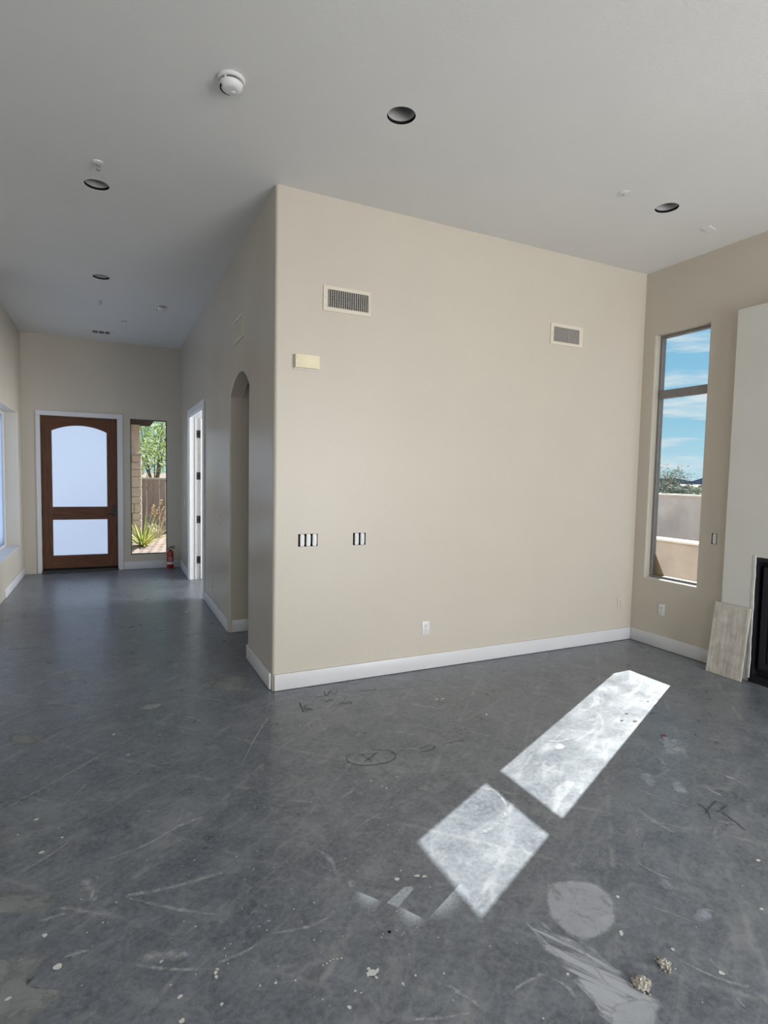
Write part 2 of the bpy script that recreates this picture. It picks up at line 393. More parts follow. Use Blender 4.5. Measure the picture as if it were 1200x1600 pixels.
CANS = [(0.437, -1.092), (2.722, -1.042), (-1.154, 0.635), (-1.151, 2.823)]
MINI = (-0.888, 4.68)
bm = BM()
plate(bm, (0, 0, H), (1, 0, 0), (0, 1, 0), (0, 0, 1), rect(XW-0.1, W+0.1, YS-0.1, D+0.1),
      [(circle(x, y, 0.083), 0) for x, y in CANS]+[(circle(MINI[0], MINI[1], 0.042, 20), 0)], 0.018)
struct('ceiling', bm, M.ceil, 'flat grey-white textured ceiling with open light holes', 'ceiling')
struct('roof', bx(XW-0.4, W+0.4, YS-0.4, D+0.4, H+0.32, H+0.46), M.stucco, 'flat roof slab over the house', 'roof')

HT = H+0.32
# main wall y = 0 with openings for the switch boxes and grilles
g3 = rect(0.190, 0.344, 1.090, 1.186); g2 = rect(0.638, 0.746, 1.086, 1.184)
v1 = rect(0.397, 0.735, 2.897, 3.030); v2 = rect(2.592, 2.908, 2.905, 3.040)
bm = BM(); R0 = 0.022
plate(bm, (0, 0, 0), (1, 0, 0), (0, 0, 1), (0, 1, 0), rect(R0, W+0.12, -0.1, HT), [(h, 0) for h in (g3, g2, v1, v2)], 0.14)
k = 8; pr = []
for i in range(k+1):
    a = i/k*pi/2; pr.append((R0-R0*sin(a), R0-R0*cos(a)))
A = [bm.verts.new((x, y, -0.1)) for x, y in pr]; B = [bm.verts.new((x, y, HT)) for x, y in pr]
for i in range(k): bm.faces.new((A[i], A[i+1], B[i+1], B[i]))
wall_main = struct('wall_north', bm, M.wall, 'large plain beige painted wall facing the camera', 'wall', smooth=True)

# hall east wall x = 0
AR = arched(0.855, 1.725, -0.05, 2.395, 2.57, 18)
DD = rect(3.46, 4.90, -0.05, 2.47)
sw1 = rect(2.235, 2.285, 1.075, 1.175)
bm = BM()
plate(bm, (0, 0, 0), (0, 1, 0), (0, 0, 1), (1, 0, 0), rect(R0, D+0.1, -0.1, HT), [(AR, 0.018), (DD, 0), (sw1, 0)], 0.14)
struct('wall_hall_east', bm, M.hallwall, 'beige hall wall in shade with arched opening', 'wall', smooth=True)
# entry wall y = D
DOOR = rect(-2.056, -0.966, -0.1, 2.475); SIDE = rect(-0.775, -0.213, 0.243, 2.488)
bm = BM()
plate(bm, (0, D, 0), (1, 0, 0), (0, 0, 1), (0, 1, 0), rect(-V-0.6, W+0.12, -0.3, HT), [(DOOR, 0), (SIDE, 0.012)], 0.10)
struct('wall_entry', bm, M.wall, 'beige wall around the wooden front door', 'wall', smooth=True)
# right wall x = W
WIN = rect(-0.703, -0.14, 0.672, 3.072)
bm = BM(); sw2 = rect(-0.88, -0.83, 1.088, 1.184)
plate(bm, (W, 0, 0), (0, 1, 0), (0, 0, 1), (1, 0, 0), rect(YS-0.1, 0.14, -0.1, HT), [(WIN, 0.014), (sw2, 0)], 0.13)
struct('wall_east', bm, M.wall, 'beige right-hand wall with the tall narrow window', 'wall', smooth=True)
# hall west wall x = -V with the window seat niche
NICHE = rect(3.20, 5.745, 0.50, 2.45)
bm = BM()
plate(bm, (-V, 0, 0), (0, 1, 0), (0, 0, 1), (-1, 0, 0), rect(2.90, D+0.1, -0.1, HT), [(NICHE, 0.012)], 0.22)
struct('wall_hall_west', bm, M.wall, 'beige wall left of the entry with a window recess above a low ledge', 'wall', smooth=True)
struct('wall_foyer', bx(XW-0.1, -V-0.05, 2.90, 3.05, -0.1, HT), M.wall, 'beige return wall at the far left edge', 'wall')
struct('wall_west', bx(XW-0.12, XW, YS-0.1, 3.05, -0.1, HT), M.wall, 'beige wall on the unseen left side of the room', 'wall')
bm = BM()
plate(bm, (0, YS, 0), (1, 0, 0), (0, 0, 1), (0, -1, 0), rect(XW-0.1, W+0.12, -0.1, HT), [(rect(0.9, 3.65, 0.02, 2.75), 0.012), (rect(-2.75, -1.05, 0.5, 2.6), 0.012)], 0.15)  # openings assumed, to go with the added lamps behind the camera
struct('wall_south', bm, M.wall, 'beige wall behind the camera with assumed, unseen door and window openings', 'wall')
# rooms behind the main wall and the hall east wall
bm = BM()
box(bm, 0.14, 2.3, 0.705, 0.855, -0.1, H+0.01)
struct('wall_passage_south', bm, M.wall, 'near side wall of the arched passage', 'wall')
struct('wall_passage_north', bx(0.14, 2.3, 1.725, 1.875, -0.1, H+0.01), M.wall, 'far side wall of the arched passage', 'wall')
struct('wall_passage_end', bx(2.3, 2.42, 0.705, 1.875, -0.1, H+0.01), M.wall, 'end wall of the arched passage', 'wall')
struct('wall_room_south', bx(2.42, W, 1.6, 1.75, -0.1, H+0.01), M.wall, 'south wall of the side room', 'wall')
bm = BM()
plate(bm, (3.5, 0, 0), (0, 1, 0), (0, 0, 1), (1, 0, 0), rect(1.7, D+0.05, -0.1, HT), [(rect(2.2, 4.2, 0.6, 2.6), 0)], 0.15)  # window opening assumed, put in to light the side room
struct('wall_room_east', bm, M.wall, 'unseen wall of the side room with an assumed window', 'wall')
struct('wall_bay_east', bx(W+0.0, W+0.12, 0.14, 1.9, -0.1, HT), M.wall, 'outer wall behind the main wall', 'wall')

# arch soffit and jamb continue into the passage wall thickness
# baseboards
BH = 0.128
def baseboard(name, x0, x1, y0, y1, label, z0=0.004, z1=BH, mat=None):
    return struct(name, bx(x0, x1, y0, y1, z0, z1, bev=0.003, seg=2), mat or M.trim, label, 'baseboard', smooth=True)
baseboard('baseboard_north', 0.012, W-0.014, -0.016, -0.001, 'long white baseboard along the large beige wall')
baseboard('baseboard_hall_near', -0.016, -0.001, 0.035, 0.845, 'short white baseboard between the wall corner and the arch')
baseboard('baseboard_hall_mid', -0.016, -0.001, 1.75, 3.36, 'white baseboard between the arch and the white double door casing')
baseboard('baseboard_hall_far', -0.016, -0.001, 5.00, D-0.016, 'short white baseboard between the white door casing and entry corner')
baseboard('baseboard_arch', 0.03, 1.6, 1.708, 1.724, 'white baseboard inside the arched passage')
baseboard('baseboard_east', W-0.016, W-0.001, -0.99, -0.017, 'white baseboard under the tall narrow window')
baseboard('baseboard_entry', -0.885, -0.017, D-0.016, D-0.001, 'white baseboard under the sidelight window')
baseboard('baseboard_west', -V+0.001, -V+0.016, 4.29, D-0.017, 'white baseboard under the window recess ledge on the left')

# ------------------------------------------------------------------ fireplace breast and firebox
XB = W-0.100
bm = BM(); FB = rect(-2.32, -1.287, -0.03, 1.036)
plate(bm, (XB, 0, 0), (0, 1, 0), (0, 0, 1), (1, 0, 0), rect(-2.62, -1.020, -0.05, 3.085), [(FB, 0)], 0.099)
struct('wall_chimney_breast', bm, M.breast, 'pale drywall chimney breast standing out from the right wall', 'wall')
fb = empty('firebox', 'black metal fireplace insert set in the pale chimney breast', 'fireplace', (XB, -1.8, 0))
bm = BM()
for a in ((-0.51, -0.49, 0.03, 1.03), (0.49, 0.51, 0.03, 1.03), (-0.49, 0.49, 1.0, 1.03), (-0.49, 0.49, 0.03, 0.055)):
    box(bm, 0.002, 0.085, a[0], a[1], a[2], a[3])
obj('outer_frame', bm, M.blackmetal, fb)
obj('back_panel', bx(0.075, 0.09, -0.49, 0.49, 0.055, 1.0), M.blackmetal, fb)
for y in (-0.455, 0.415): obj('side_rail', bx(0.02, 0.06, y, y+0.04, 0.12, 0.96), M.blackmetal, fb)
for z in (0.12, 0.90): obj('louver_rail', bx(0.02, 0.06, -0.415, 0.415, z, z+0.05), M.blackmetal, fb)
obj('glass_panel', bx(0.045, 0.052, -0.415, 0.415, 0.17, 0.90), pmat('dark_fire_glass', (0.006, 0.006, 0.008), 0.12, 0.1, 4), fb)
obj('base_strip', bx(-0.012, 0.02, -0.51, 0.51, 0.002, 0.03), M.blackmetal, fb)
# ragged plaster edge left of the firebox
bm = BM(); rows = []
for i in range(20):
    z = 0.02+i/19*1.03
    y = 0.512+0.006*mnoise.noise(Vector((z*9, 3, 0)))+0.004*mnoise.noise(Vector((z*31, 7, 0)))
    rows.append((bm.verts.new((-0.0035, y, z)), bm.verts.new((-0.0035, y+0.018+0.01*mnoise.noise(Vector((z*13, 1, 5))), z)), bm.verts.new((0.002, y+0.035, z)), bm.verts.new((0.002, y-0.004, z))))
for A, B in zip(rows, rows[1:]):
    for i in range(4): bm.faces.new((A[i], A[(i+1) % 4], B[(i+1) % 4], B[i]))
bm.faces.new(rows[0]); bm.faces.new(rows[-1])
obj('plaster_edge', bm, M.plasterrough, fb)['label'] = 'ragged pale plaster edge'

# tile leaning on the breast
ang = math.asin(0.082/0.61)
tile = obj('leaning_tile', bx(-0.010, 0, -0.1525, 0.1525, 0, 0.61, bev=0.0012), M.travertine)
tile.location = (3.584, -1.131, 0.001); tile.rotation_euler = (0, ang, rad(0.7))
tag(tile, 'single pale grey travertine tile leaning against the chimney breast', 'tile')

# ------------------------------------------------------------------ tall narrow window (window_2)
w2 = empty('window_2', 'tall narrow window with transom in the right wall', 'window', (W+0.07, -0.4215, 0.672), kind='structure')
hw, hh, fr = 0.2815, 2.40, 0.024
def wbar(par, name, x0, x1, y0, y1, z0, z1, mat=M.winframe): return obj(name, bx(x0, x1, y0, y1, z0, z1, bev=0.003), mat, par)
wbar(w2, 'frame_jamb', 0, 0.055, -hw, -hw+fr, 0, hh); wbar(w2, 'frame_jamb', 0, 0.055, hw-fr, hw, 0, hh)
wbar(w2, 'frame_sill', 0, 0.055, -hw+fr, hw-fr, 0, fr); wbar(w2, 'frame_head', 0, 0.055, -hw+fr, hw-fr, hh-fr, hh)
wbar(w2, 'mullion', -0.012, 0.055, -hw+fr, hw-fr, 1.785, 1.862)
obj('pane', bx(0.024, 0.030, -hw+fr, hw-fr, fr, 1.785), M.glass, w2)['label'] = 'tall lower glass pane'
obj('pane', bx(0.024, 0.030, -hw+fr, hw-fr, 1.862, hh-fr), M.glass, w2)['label'] = 'upper transom glass pane'
bm = BM()
A = [bm.verts.new((0.036, y, z)) for y, z in ((hw-fr, fr), (hw-fr, 0.25), (hw-0.145, fr))]; B = [bm.verts.new((0.040, v.co.y, v.co.z)) for v in A]
bm.faces.new(A); bm.faces.new(B)
for i in range(3): bm.faces.new((A[i], A[(i+1) % 3], B[(i+1) % 3], B[i]))
obj('corner_card', bm, M.tan, w2)['label'] = 'tan triangular card in lower corner'
struct('trim_1', bx(W+0.02, W+0.07, -0.703, -0.14, 0.662, 0.674), M.trim, 'white sill of the tall narrow window', 'sill')

# ------------------------------------------------------------------ front door (door_1)
d1 = empty('door_1', 'dark stained wooden front door with arched frosted glass', 'door', (-1.511, D+0.02, 0), kind='structure')
dw = 0.5385; z0, z1 = 0.045, 2.468
st = 0.137
LAZ0, LAZ1 = 1.035, 2.345   # upper light
LBZ0, LBZ1 = 0.262, 0.852
gx0, gx1 = -0.400, 0.395
def slab(bm, poly, y0, y1):
    return plate(bm, (0, y0, 0), (1, 0, 0), (0, 0, 1), (0, 1, 0), poly, (), y1-y0)
obj('stile', slab(BM(), rect(-dw, gx0, z0, z1), 0, 0.045), M.wood, d1)
obj('stile', slab(BM(), rect(gx1, dw, z0, z1), 0, 0.045), M.wood, d1)
arc = arched(gx0, gx1, 0, 2.248, LAZ1, 18)[2:]
obj('top_rail', slab(BM(), [(gx1, z1), (gx0, z1)]+list(reversed(arc)), 0, 0.045), M.woodh, d1)
obj('lock_rail', slab(BM(), rect(gx0, gx1, LBZ1, LAZ0), 0, 0.045), M.woodh, d1)
obj('bottom_rail', slab(BM(), rect(gx0, gx1, z0, LBZ0), 0, 0.045), M.woodh, d1)
up = [(gx0, LAZ0), (gx1, LAZ0)]+arc
obj('glass_pane', slab(BM(), offset(up, 0.008), 0.036, 0.042), M.frost, d1)['label'] = 'arched upper frosted pane'
obj('glass_pane', slab(BM(), offset(rect(gx0, gx1, LBZ0, LBZ1), 0.008), 0.036, 0.042), M.frost, d1)['label'] = 'lower frosted pane'
def bead(loop, name):
    bm = BM(); inner = offset(loop, -0.012); n = len(loop)
    a = [bm.verts.new((x, 0.0, z)) for x, z in loop]; b_ = [bm.verts.new((x, 0.016, z)) for x, z in inner]; c = [bm.verts.new((x, 0.016, z)) for x, z in loop]
    for i in range(n):
        j = (i+1) % n
        for p, q in ((a, b_), (b_, c), (c, a)): bm.faces.new((p[i], p[j], q[j], q[i]))
    return obj(name, bm, M.wood, d1)
bead(up, 'glazing_bead'); bead(rect(gx0, gx1, LBZ0, LBZ1), 'glazing_bead')
for z in (0.36, 0.98, 1.62, 2.26):
    h = obj('hinge', lathe(BM(), [(0.009, -0.055), (0.009, 0.055)], 10, (-dw-0.002, -0.012, z)), M.darkbronze, d1)
    obj('hinge_leaf', bx(-dw-0.004, -dw+0.004, -0.004, 0.02, z-0.05, z+0.05), M.darkbronze, h)
# handle set
bm = BM(); oval = []
for i in range(24):
    a = 2*pi*i/24; oval.append((0.475+0.032*cos(a), 0.985+0.075*(1 if sin(a) >= 0 else -1)*0+0.105*sin(a)))
plate(bm, (0, 0, 0), (1, 0, 0), (0, 0, 1), (0, -1, 0), oval, (), 0.010)
hp = obj('handle_plate', bm, M.darkbronze, d1)
obj('lever', tube(tube(BM(), [(0.475, -0.008, 0.930), (0.475, -0.055, 0.930)], 0.010), [(0.478, -0.055, 0.930), (0.44, -0.058, 0.932), (0.385, -0.055, 0.926)], 0.009, r1=0.006), M.darkbronze, hp, smooth=True)
obj('deadbolt_knob', lathe(BM(), [(0.018, 0), (0.018, -0.018), (0.006, -0.02), (0.006, -0.032)], 16, (0.475, -0.010, 1.045), 'Y'), M.darkbronze, hp)
obj('threshold', bx(-0.545, 0.545, -0.045, 0.12, 0.001, 0.042, bev=0.004), M.darkbronze, d1)['label'] = 'black metal threshold'
obj('door_sweep', bx(-dw, dw, -0.006, 0.0, 0.046, 0.070), M.black, d1)
obj('strike_latch', bx(dw-0.004, dw+0.004, -0.008, 0.01, 2.13, 2.20), M.darkbronze, d1)
# jamb and casing
for x0, x1, za, zb in ((-0.545, -dw-0.001, 0, 2.475), (dw+0.001, 0.545, 0, 2.475)):
    obj('jamb', bx(x0, x1, -0.02, 0.075, za, zb), M.trim, d1)
obj('head_jamb', bx(-dw, dw, -0.02, 0.075, z1+0.002, 2.475), M.trim, d1)
ca = [(-0.600, -0.538, 0.002, 2.47), (0.538, 0.620, 0.002, 2.47)]
for x0, x1, za, zb in ca: obj('casing', bx(x0, x1, -0.040, -0.021, za, zb, bev=0.003), M.trim, d1)
obj('head_casing', bx(-0.600, 0.620, -0.041, -0.021, 2.470, 2.546, bev=0.003), M.trim, d1)

# ------------------------------------------------------------------ sidelight (window_1)
w1 = empty('window_1', 'narrow sidelight window right of the front door', 'window', (-0.494, D+0.05, 0.243), kind='structure')
sw_, sh = 0.281, 2.245
for y0_, nm in ((-sw_, 'frame_jamb'), (sw_-0.012, 'frame_jamb')): obj(nm, bx(y0_, y0_+0.012, -0.012, 0.03, 0, sh), M.darkbronze, w1)
obj('frame_sill', bx(-sw_+0.012, sw_-0.012, -0.012, 0.03, 0, 0.012), M.darkbronze, w1)
obj('frame_head', bx(-sw_+0.012, sw_-0.012, -0.012, 0.03, sh-0.014, sh), M.darkbronze, w1)
obj('pane', bx(-sw_+0.012, sw_-0.012, 0.006, 0.012, 0.012, sh-0.014), M.tint, w1)

# niche window (window_3) and its sill
w3 = empty('window_3', 'bright window in the left wall recess above the ledge', 'window', (-V-0.19, 4.4725, 0.5), kind='structure')
for a, b_ in ((-1.2725, -1.2325), (1.2325, 1.2725)): obj('frame_jamb', bx(-0.03, 0.02, a, b_, 0, 1.95, bev=0.003), M.trim, w3)
obj('frame_sill', bx(-0.03, 0.02, -1.2325, 1.2325, 0, 0.04, bev=0.003), M.trim, w3); obj('frame_head', bx(-0.03, 0.02, -1.2325, 1.2325, 1.91, 1.95, bev=0.003), M.trim, w3)
obj('pane', bx(-0.012, -0.006, -1.2325, 1.2325, 0.04, 1.91), M.frost, w3)
struct('trim_2', bx(-V-0.168, -V+0.004, 3.202, 5.743, 0.4995, 0.508), M.trim, 'white sill board on the window recess ledge', 'sill')

# ------------------------------------------------------------------ white double door (door_2)
d2 = empty('door_2', 'white door standing open in the cased hall doorway', 'door', (0, 4.18, 0), kind='structure')
for a, b_ in ((-0.72, -0.698), (0.698, 0.72)): obj('jamb', bx(-0.003, 0.143, a, b_, 0.001, 2.448), M.whitedoor, d2)
obj('head_jamb', bx(-0.003, 0.143, -0.72, 0.72, 2.448, 2.47), M.whitedoor, d2)
obj('stop', bx(0.075, 0.088, 0.684, 0.698, 0.001, 2.448), M.whitedoor, d2)
for a, b_ in ((-0.806, -0.712), (0.712, 0.806)): obj('casing', bx(-0.022, -0.003, a, b_, 0.002, 2.462, bev=0.003), M.whitedoor, d2)
obj('head_casing', bx(-0.023, -0.003, -0.806, 0.806, 2.462, 2.556, bev=0.003), M.whitedoor, d2)
leaf = obj('door_leaf', bx(0.150, 0.870, 0.655, 0.697, 0.012, 2.44, bev=0.003), M.whitedoor, d2)
for za, zb in ((0.25, 1.0), (1.18, 2.25)):
    bm = plate(BM(), (0, 0.654, 0), (1, 0, 0), (0, 0, 1), (0, -1, 0), rect(0.27, 0.75, za, zb), [(rect(0.30, 0.72, za+0.03, zb-0.03), 0)], 0.010)
    obj('panel_moulding', bm, M.whitedoor, leaf)
for z in (0.30, 0.92, 1.58, 2.21):
    h = obj('hinge', bx(0.098, 0.146, 0.690, 0.697, z-0.055, z+0.055, bev=0.002), M.darkbronze, d2)
    obj('hinge_barrel', lathe(BM(), [(0.009, -0.055), (0.009, 0.055)], 10, (0.148, 0.684, z)), M.darkbronze, h)
    for dz in (-0.03, 0.03): obj('screw', lathe(BM(), [(0.005, 0), (0.004, -0.002)], 8, (0.118, 0.690, z+dz), 'Y'), M.steel, h)

# ------------------------------------------------------------------ wall fittings
def grille(label, x0, x1, zb, zt, op, nv, nh):
    g = empty('air_grille', label, 'vent', ((x0+x1)/2, 0, (zb+zt)/2)); cx, cz = g.location.x, g.location.z
    ox0, ox1, oz0, oz1 = op[0][0]-cx, op[1][0]-cx, op[0][1]-cz, op[2][1]-cz
    bm = plate(BM(), (0, -0.009, 0), (1, 0, 0), (0, 0, 1), (0, 1, 0), rect(x0-cx, x1-cx, zb-cz, zt-cz), [(rect(ox0+0.002, ox1-0.002, oz0+0.002, oz1-0.002), 0.004)], 0.0085)
    obj('frame', bm, M.grille, g, smooth=True)
    obj('duct_box', plate(BM(), (0, 0.12, 0), (1, 0, 0), (0, 0, 1), (0, 1, 0), rect(ox0, ox1, oz0, oz1), (), 0.004), M.black, g)
    me = None
    for i in range(nv):
        x = ox0+(i+0.5)*(ox1-ox0)/nv
        if me is None:
            o_ = obj('vane', bx(-0.0022, 0.0022, -0.008, 0.010, oz0+0.002, oz1-0.002), M.vane, g); me = o_.data; o_.location = (x, 0, 0); o_.rotation_euler = (0, 0, rad(12))
        else: link('vane', me, g, (x, 0, 0), (0, 0, rad(12)))
    me = None
    for i in range(nh):
        z = oz0+(i+0.5)*(oz1-oz0)/nh
        if me is None:
            o_ = obj('cross_bar', bx(ox0+0.002, ox1-0.002, 0.012, 0.030, -0.0025, 0.0025), M.vane, g); me = o_.data; o_.location = (0, 0, z)
        else: link('cross_bar', me, g, (0, 0, z))
    for sx_ in (x0-cx+0.014, x1-cx-0.014): obj('screw', lathe(BM(), [(0.004, 0), (0.003, -0.002)], 8, (sx_, -0.009, 0), 'Y'), M.steel, g)
    return g
grille('gridded supply air grille high above the cream chime box', 0.363, 0.749, 2.868, 3.053, v1, 19, 6)
grille('vertical-vaned air grille high near the far right corner', 2.557, 2.945, 2.878, 3.068, v2, 17, 0)

ch = empty('door_chime', 'cream yellowed plastic chime box on the beige wall below the grille', 'chime', (0.236, 0, 2.466))
obj('base', bx(-0.098, 0.098, -0.012, 0.0, -0.054, 0.054, bev=0.003), M.plastic, ch)
bm = BM(); pts = []
for i in range(13):
    x = -0.092+0.184*i/12; pts.append((x, -0.040-0.010*(1-(2*i/12-1)**2)))
for zz in (-0.048, 0.050): pts
A = [bm.verts.new((x, y, -0.046)) for x, y in pts]; B = [bm.verts.new((x, y, 0.050)) for x, y in pts]
Ab = [bm.verts.new((x, -0.012, -0.046)) for x, y in pts]; Bb = [bm.verts.new((x, -0.012, 0.050)) for x, y in pts]
for i in range(12):
    for p, q in ((A, B), (B, Bb), (Bb, Ab), (Ab, A)): bm.faces.new((p[i], p[i+1], q[i+1], q[i]))
bm.faces.new((A[0], B[0], Bb[0], Ab[0])); bm.faces.new((A[-1], B[-1], Bb[-1], Ab[-1]))
obj('cover', bm, M.oldplastic, ch)

def device(par, u, w, h, mat=M.plastic, T=None):
    """a bare rocker device with its yoke, in the box's own X/Z plane, facing -Y"""
    bm = BM(); poly = [(-w/2, -h*0.36), (-w*0.42, -h*0.40), (-w*0.42, -h/2), (w*0.42, -h/2), (w*0.42, -h*0.40), (w/2, -h*0.36), (w/2, h*0.36), (w*0.42, h*0.40), (w*0.42, h/2), (-w*0.42, h/2), (-w*0.42, h*0.40), (-w/2, h*0.36)]
    plate(bm, (0, 0.002, 0), (1, 0, 0), (0, 0, 1), (0, 1, 0), poly, (), 0.006)
    d = obj('switch_device', bm, mat, par); d.location = (u, 0, 0)
    obj('rocker', bx(-w*0.38, w*0.38, -0.003, 0.003, -h*0.33, h*0.33, bev=0.001), mat, d)
    for s in (-1, 1): obj('screw', lathe(BM(), [(0.003, 0), (0.002, -0.0012)], 8, (0, 0.002, s*h*0.45), 'Y'), M.steel, d)
    return d
def gangbox(name, label, cat, loc, rotz, w, h, us, dw_, depth=0.055, mat=M.plastic):
    g = empty(name, label, cat, loc, (0, 0, rotz))
    bm = BM(); tk = 0.002
    box(bm, -w/2, w/2, depth-tk, depth, -h/2, h/2); box(bm, -w/2, -w/2+tk, 0.001, depth, -h/2, h/2); box(bm, w/2-tk, w/2, 0.001, depth, -h/2, h/2)
    box(bm, -w/2, w/2, 0.001, depth, -h/2, -h/2+tk); box(bm, -w/2, w/2, 0.001, depth, h/2-tk, h/2)
    obj('box', bm, M.black, g)
    for u in us: device(g, u, dw_, h*0.97, mat)
    return g
gangbox('switch_box', 'open black wall box with three bare white switches', 'switch', (0.267, 0, 1.138), 0, 0.154, 0.096, (-0.044, 0.005, 0.054), 0.034)
gangbox('switch_box', 'open black wall box with two bare white switches', 'switch', (0.692, 0, 1.135), 0, 0.108, 0.098, (-0.021, 0.028), 0.034)
gangbox('switch_box', 'bare single switch without cover between the tall window and chimney breast', 'switch', (W, -0.855, 1.136), rad(-90), 0.050, 0.096, (0.0,), 0.034)
gangbox('switch_box', 'bare single switch on the hall wall left of the arch', 'switch', (0, 2.26, 1.125), rad(-90), 0.050, 0.100, (0.0,), 0.030)

def outlet(label, loc, rotz, mat=M.plastic, plain=False, w=0.072, h=0.116):
    g = empty('outlet', label, 'outlet', loc, (0, 0, rotz))
    obj('cover_plate', bx(-w/2, w/2, -0.006, -0.0003, -h/2, h/2, bev=0.003, seg=2), mat, g, smooth=True)
    if plain: return g
    for s in (-1, 1):
        f_ = obj('receptacle', lathe(BM(), [(0.0165, -0.0058), (0.0165, -0.0078), (0.0150, -0.0085)], 20, (0, 0, s*0.020), 'Y'), mat, g, smooth=True)
        for dx in (-0.006, 0.006): obj('slot', bx(dx-0.0013, dx+0.0013, -0.0091, -0.0084, s*0.020-0.001, s*0.020+0.008), M.black, f_)
        obj('ground_hole', lathe(BM(), [(0.0025, -0.0084), (0.0025, -0.0091)], 8, (0, 0, s*0.020-0.008), 'Y'), M.black, f_)
    obj('screw', lathe(BM(), [(0.003, -0.006), (0.002, -0.0072)], 8, (0, 0, 0), 'Y'), M.steel, g)
    return g
outlet('white duplex outlet low in the middle of the large beige wall', (1.319, 0, 0.357), 0)
outlet('wall-coloured outlet cover low near the far right room corner', (3.603, 0, 0.389), 0, M.wall)
outlet('white duplex outlet under the tall narrow window', (W, -0.361, 0.382), rad(-90))
outlet('wall-coloured outlet cover low on the hall wall left of the arch', (0, 2.82, 0.30), rad(-90), M.grille)
outlet('wall-coloured switch cover beside the white door casing near the entry corner', (0, 5.50, 1.147), rad(-90), M.grille, True)
outlet('wall-coloured outlet cover low between the white door casing and entry corner', (0, 5.36, 0.36), rad(-90), M.grille)

ap = empty('access_cover', 'flat painted rectangular cover high on the hall wall above the arch', 'cover', (0, 1.29, 2.965), (0, 0, rad(-90)))
obj('frame', plate(BM(), (0, -0.010, 0), (1, 0, 0), (0, 0, 1), (0, 1, 0), rect(-0.22, 0.22, -0.11, 0.11), [(rect(-0.195, 0.195, -0.085, 0.085), 0.003)], 0.0095), M.grille, ap)
obj('panel', bx(-0.193, 0.193, -0.005, -0.001, -0.083, 0.083), M.wall, ap)

# ------------------------------------------------------------------ ceiling fittings
can_labels = ['open round can light hole in the ceiling above the large beige wall centre', 'open round can light hole in the ceiling near the right window',
              'open round can light hole at the left, beside a small sprinkler', 'open round can light hole over the hall in front of the entry']
for (x, y), lb in zip(CANS, can_labels):
    c = empty('can_light_hole', lb, 'light', (x, y, H), group='open can light holes')
    obj('housing', lathe(BM(), [(0.0835, 0.0182), (0.0835, 0.15), (0.080, 0.152), (0.080, 0.0182)], 32, cap=False), M.galv, c, smooth=True)
    obj('top_plate', lathe(BM(), [(0.0835, 0.150), (0.0835, 0.155)], 32), M.galv, c)
    obj('rim', lathe(BM(), [(0.0826, 0.001), (0.0826, 0.017), (0.0795, 0.017), (0.0795, 0.012)], 32, cap=False), M.black, c)
    obj('bracket', tube(BM(), [(-0.03, 0.06, 0.148), (-0.01, 0.062, 0.10), (0.03, 0.066, 0.10), (0.045, 0.05, 0.148)], 0.003, 6), M.blackmetal, c)
    obj('socket', lathe(BM(), [(0.02, 0.150), (0.02, 0.115), (0.015, 0.112)], 16), M.blackmetal, c)
c = empty('mini_light_hole', 'tiny open fixture hole in the hall ceiling near the air register', 'light', (*MINI, H))
obj('housing', lathe(BM(), [(0.043, 0.0182), (0.043, 0.06), (0.0, 0.0601)], 20, cap=False), M.black, c)
obj('socket', lathe(BM(), [(0.012, 0.058), (0.012, -0.012), (0.008, -0.014)], 12), M.plastic, c)

def smoke(label, x, y, r=0.070):
    s = empty('smoke_detector', label, 'smoke detector', (x, y, H), group='ceiling smoke detectors'); k = r/0.07
    obj('base_ring', lathe(BM(), [(0.072*k, -0.0005), (0.072*k, -0.010), (0.066*k, -0.016), (0.055*k, -0.0165)], 40), M.plastic, s, smooth=True)
    obj('dark_gap', lathe(BM(), [(0.054*k, -0.016), (0.054*k, -0.026)], 40), M.black, s)
    obj('body', lathe(BM(), [(0.060*k, -0.0255), (0.060*k, -0.038), (0.052*k, -0.050), (0.040*k, -0.058), (0.034*k, -0.059), (0.0, -0.059)], 40), M.plastic, s, smooth=True)
    for a in range(3):
        A_ = rad(20+120*a); o_ = obj('clip', bx(-0.004, 0.004, 0.0535*k, 0.0605*k, -0.027, -0.0155), M.plastic, s); o_.rotation_euler = (0, 0, A_)
    n = 9
    for i in range(n):
        a = rad(5+i*12); o_ = obj('vent_slot', bx(-0.0035, 0.0035, 0.0500*k, 0.0572*k, -0.052, -0.040), M.black, s); o_.rotation_euler = (0, 0, a)
    obj('test_button', lathe(BM(), [(0.012, -0.059), (0.011, -0.062), (0, -0.0625)], 16, (0.012, 0.01, 0)), M.plastic, s)
    return s
smoke('large nearest round white smoke detector on the ceiling', -0.495, -0.950)
smoke('small far white smoke detector on the hall ceiling near the side wall', -0.490, 3.640, 0.064)
def sprinkler(label, x, y):
    s = empty('sprinkler_head', label, 'sprinkler', (x, y, H), group='pendant sprinkler heads')
    obj('escutcheon', lathe(BM(), [(0.034, -0.0005), (0.032, -0.006), (0.014, -0.012), (0.012, -0.012)], 24), M.plastic, s, smooth=True)
    obj('stem', lathe(BM(), [(0.010, -0.012), (0.010, -0.028), (0.006, -0.030)], 12), M.steel, s)
    for q in (-1, 1): obj('frame_arm', tube(BM(), [(q*0.009, 0, -0.026), (q*0.014, 0, -0.038), (q*0.004, 0, -0.050)], 0.0025, 6), M.steel, s)
    obj('deflector', lathe(BM(), [(0.016, -0.050), (0.016, -0.0525)], 16), M.steel, s)
sprinkler('small sprinkler head on the left ceiling in front of the can hole', -1.14, 0.285)
sprinkler('small sprinkler head on the hall ceiling beyond the far can hole', -1.169, 3.74)
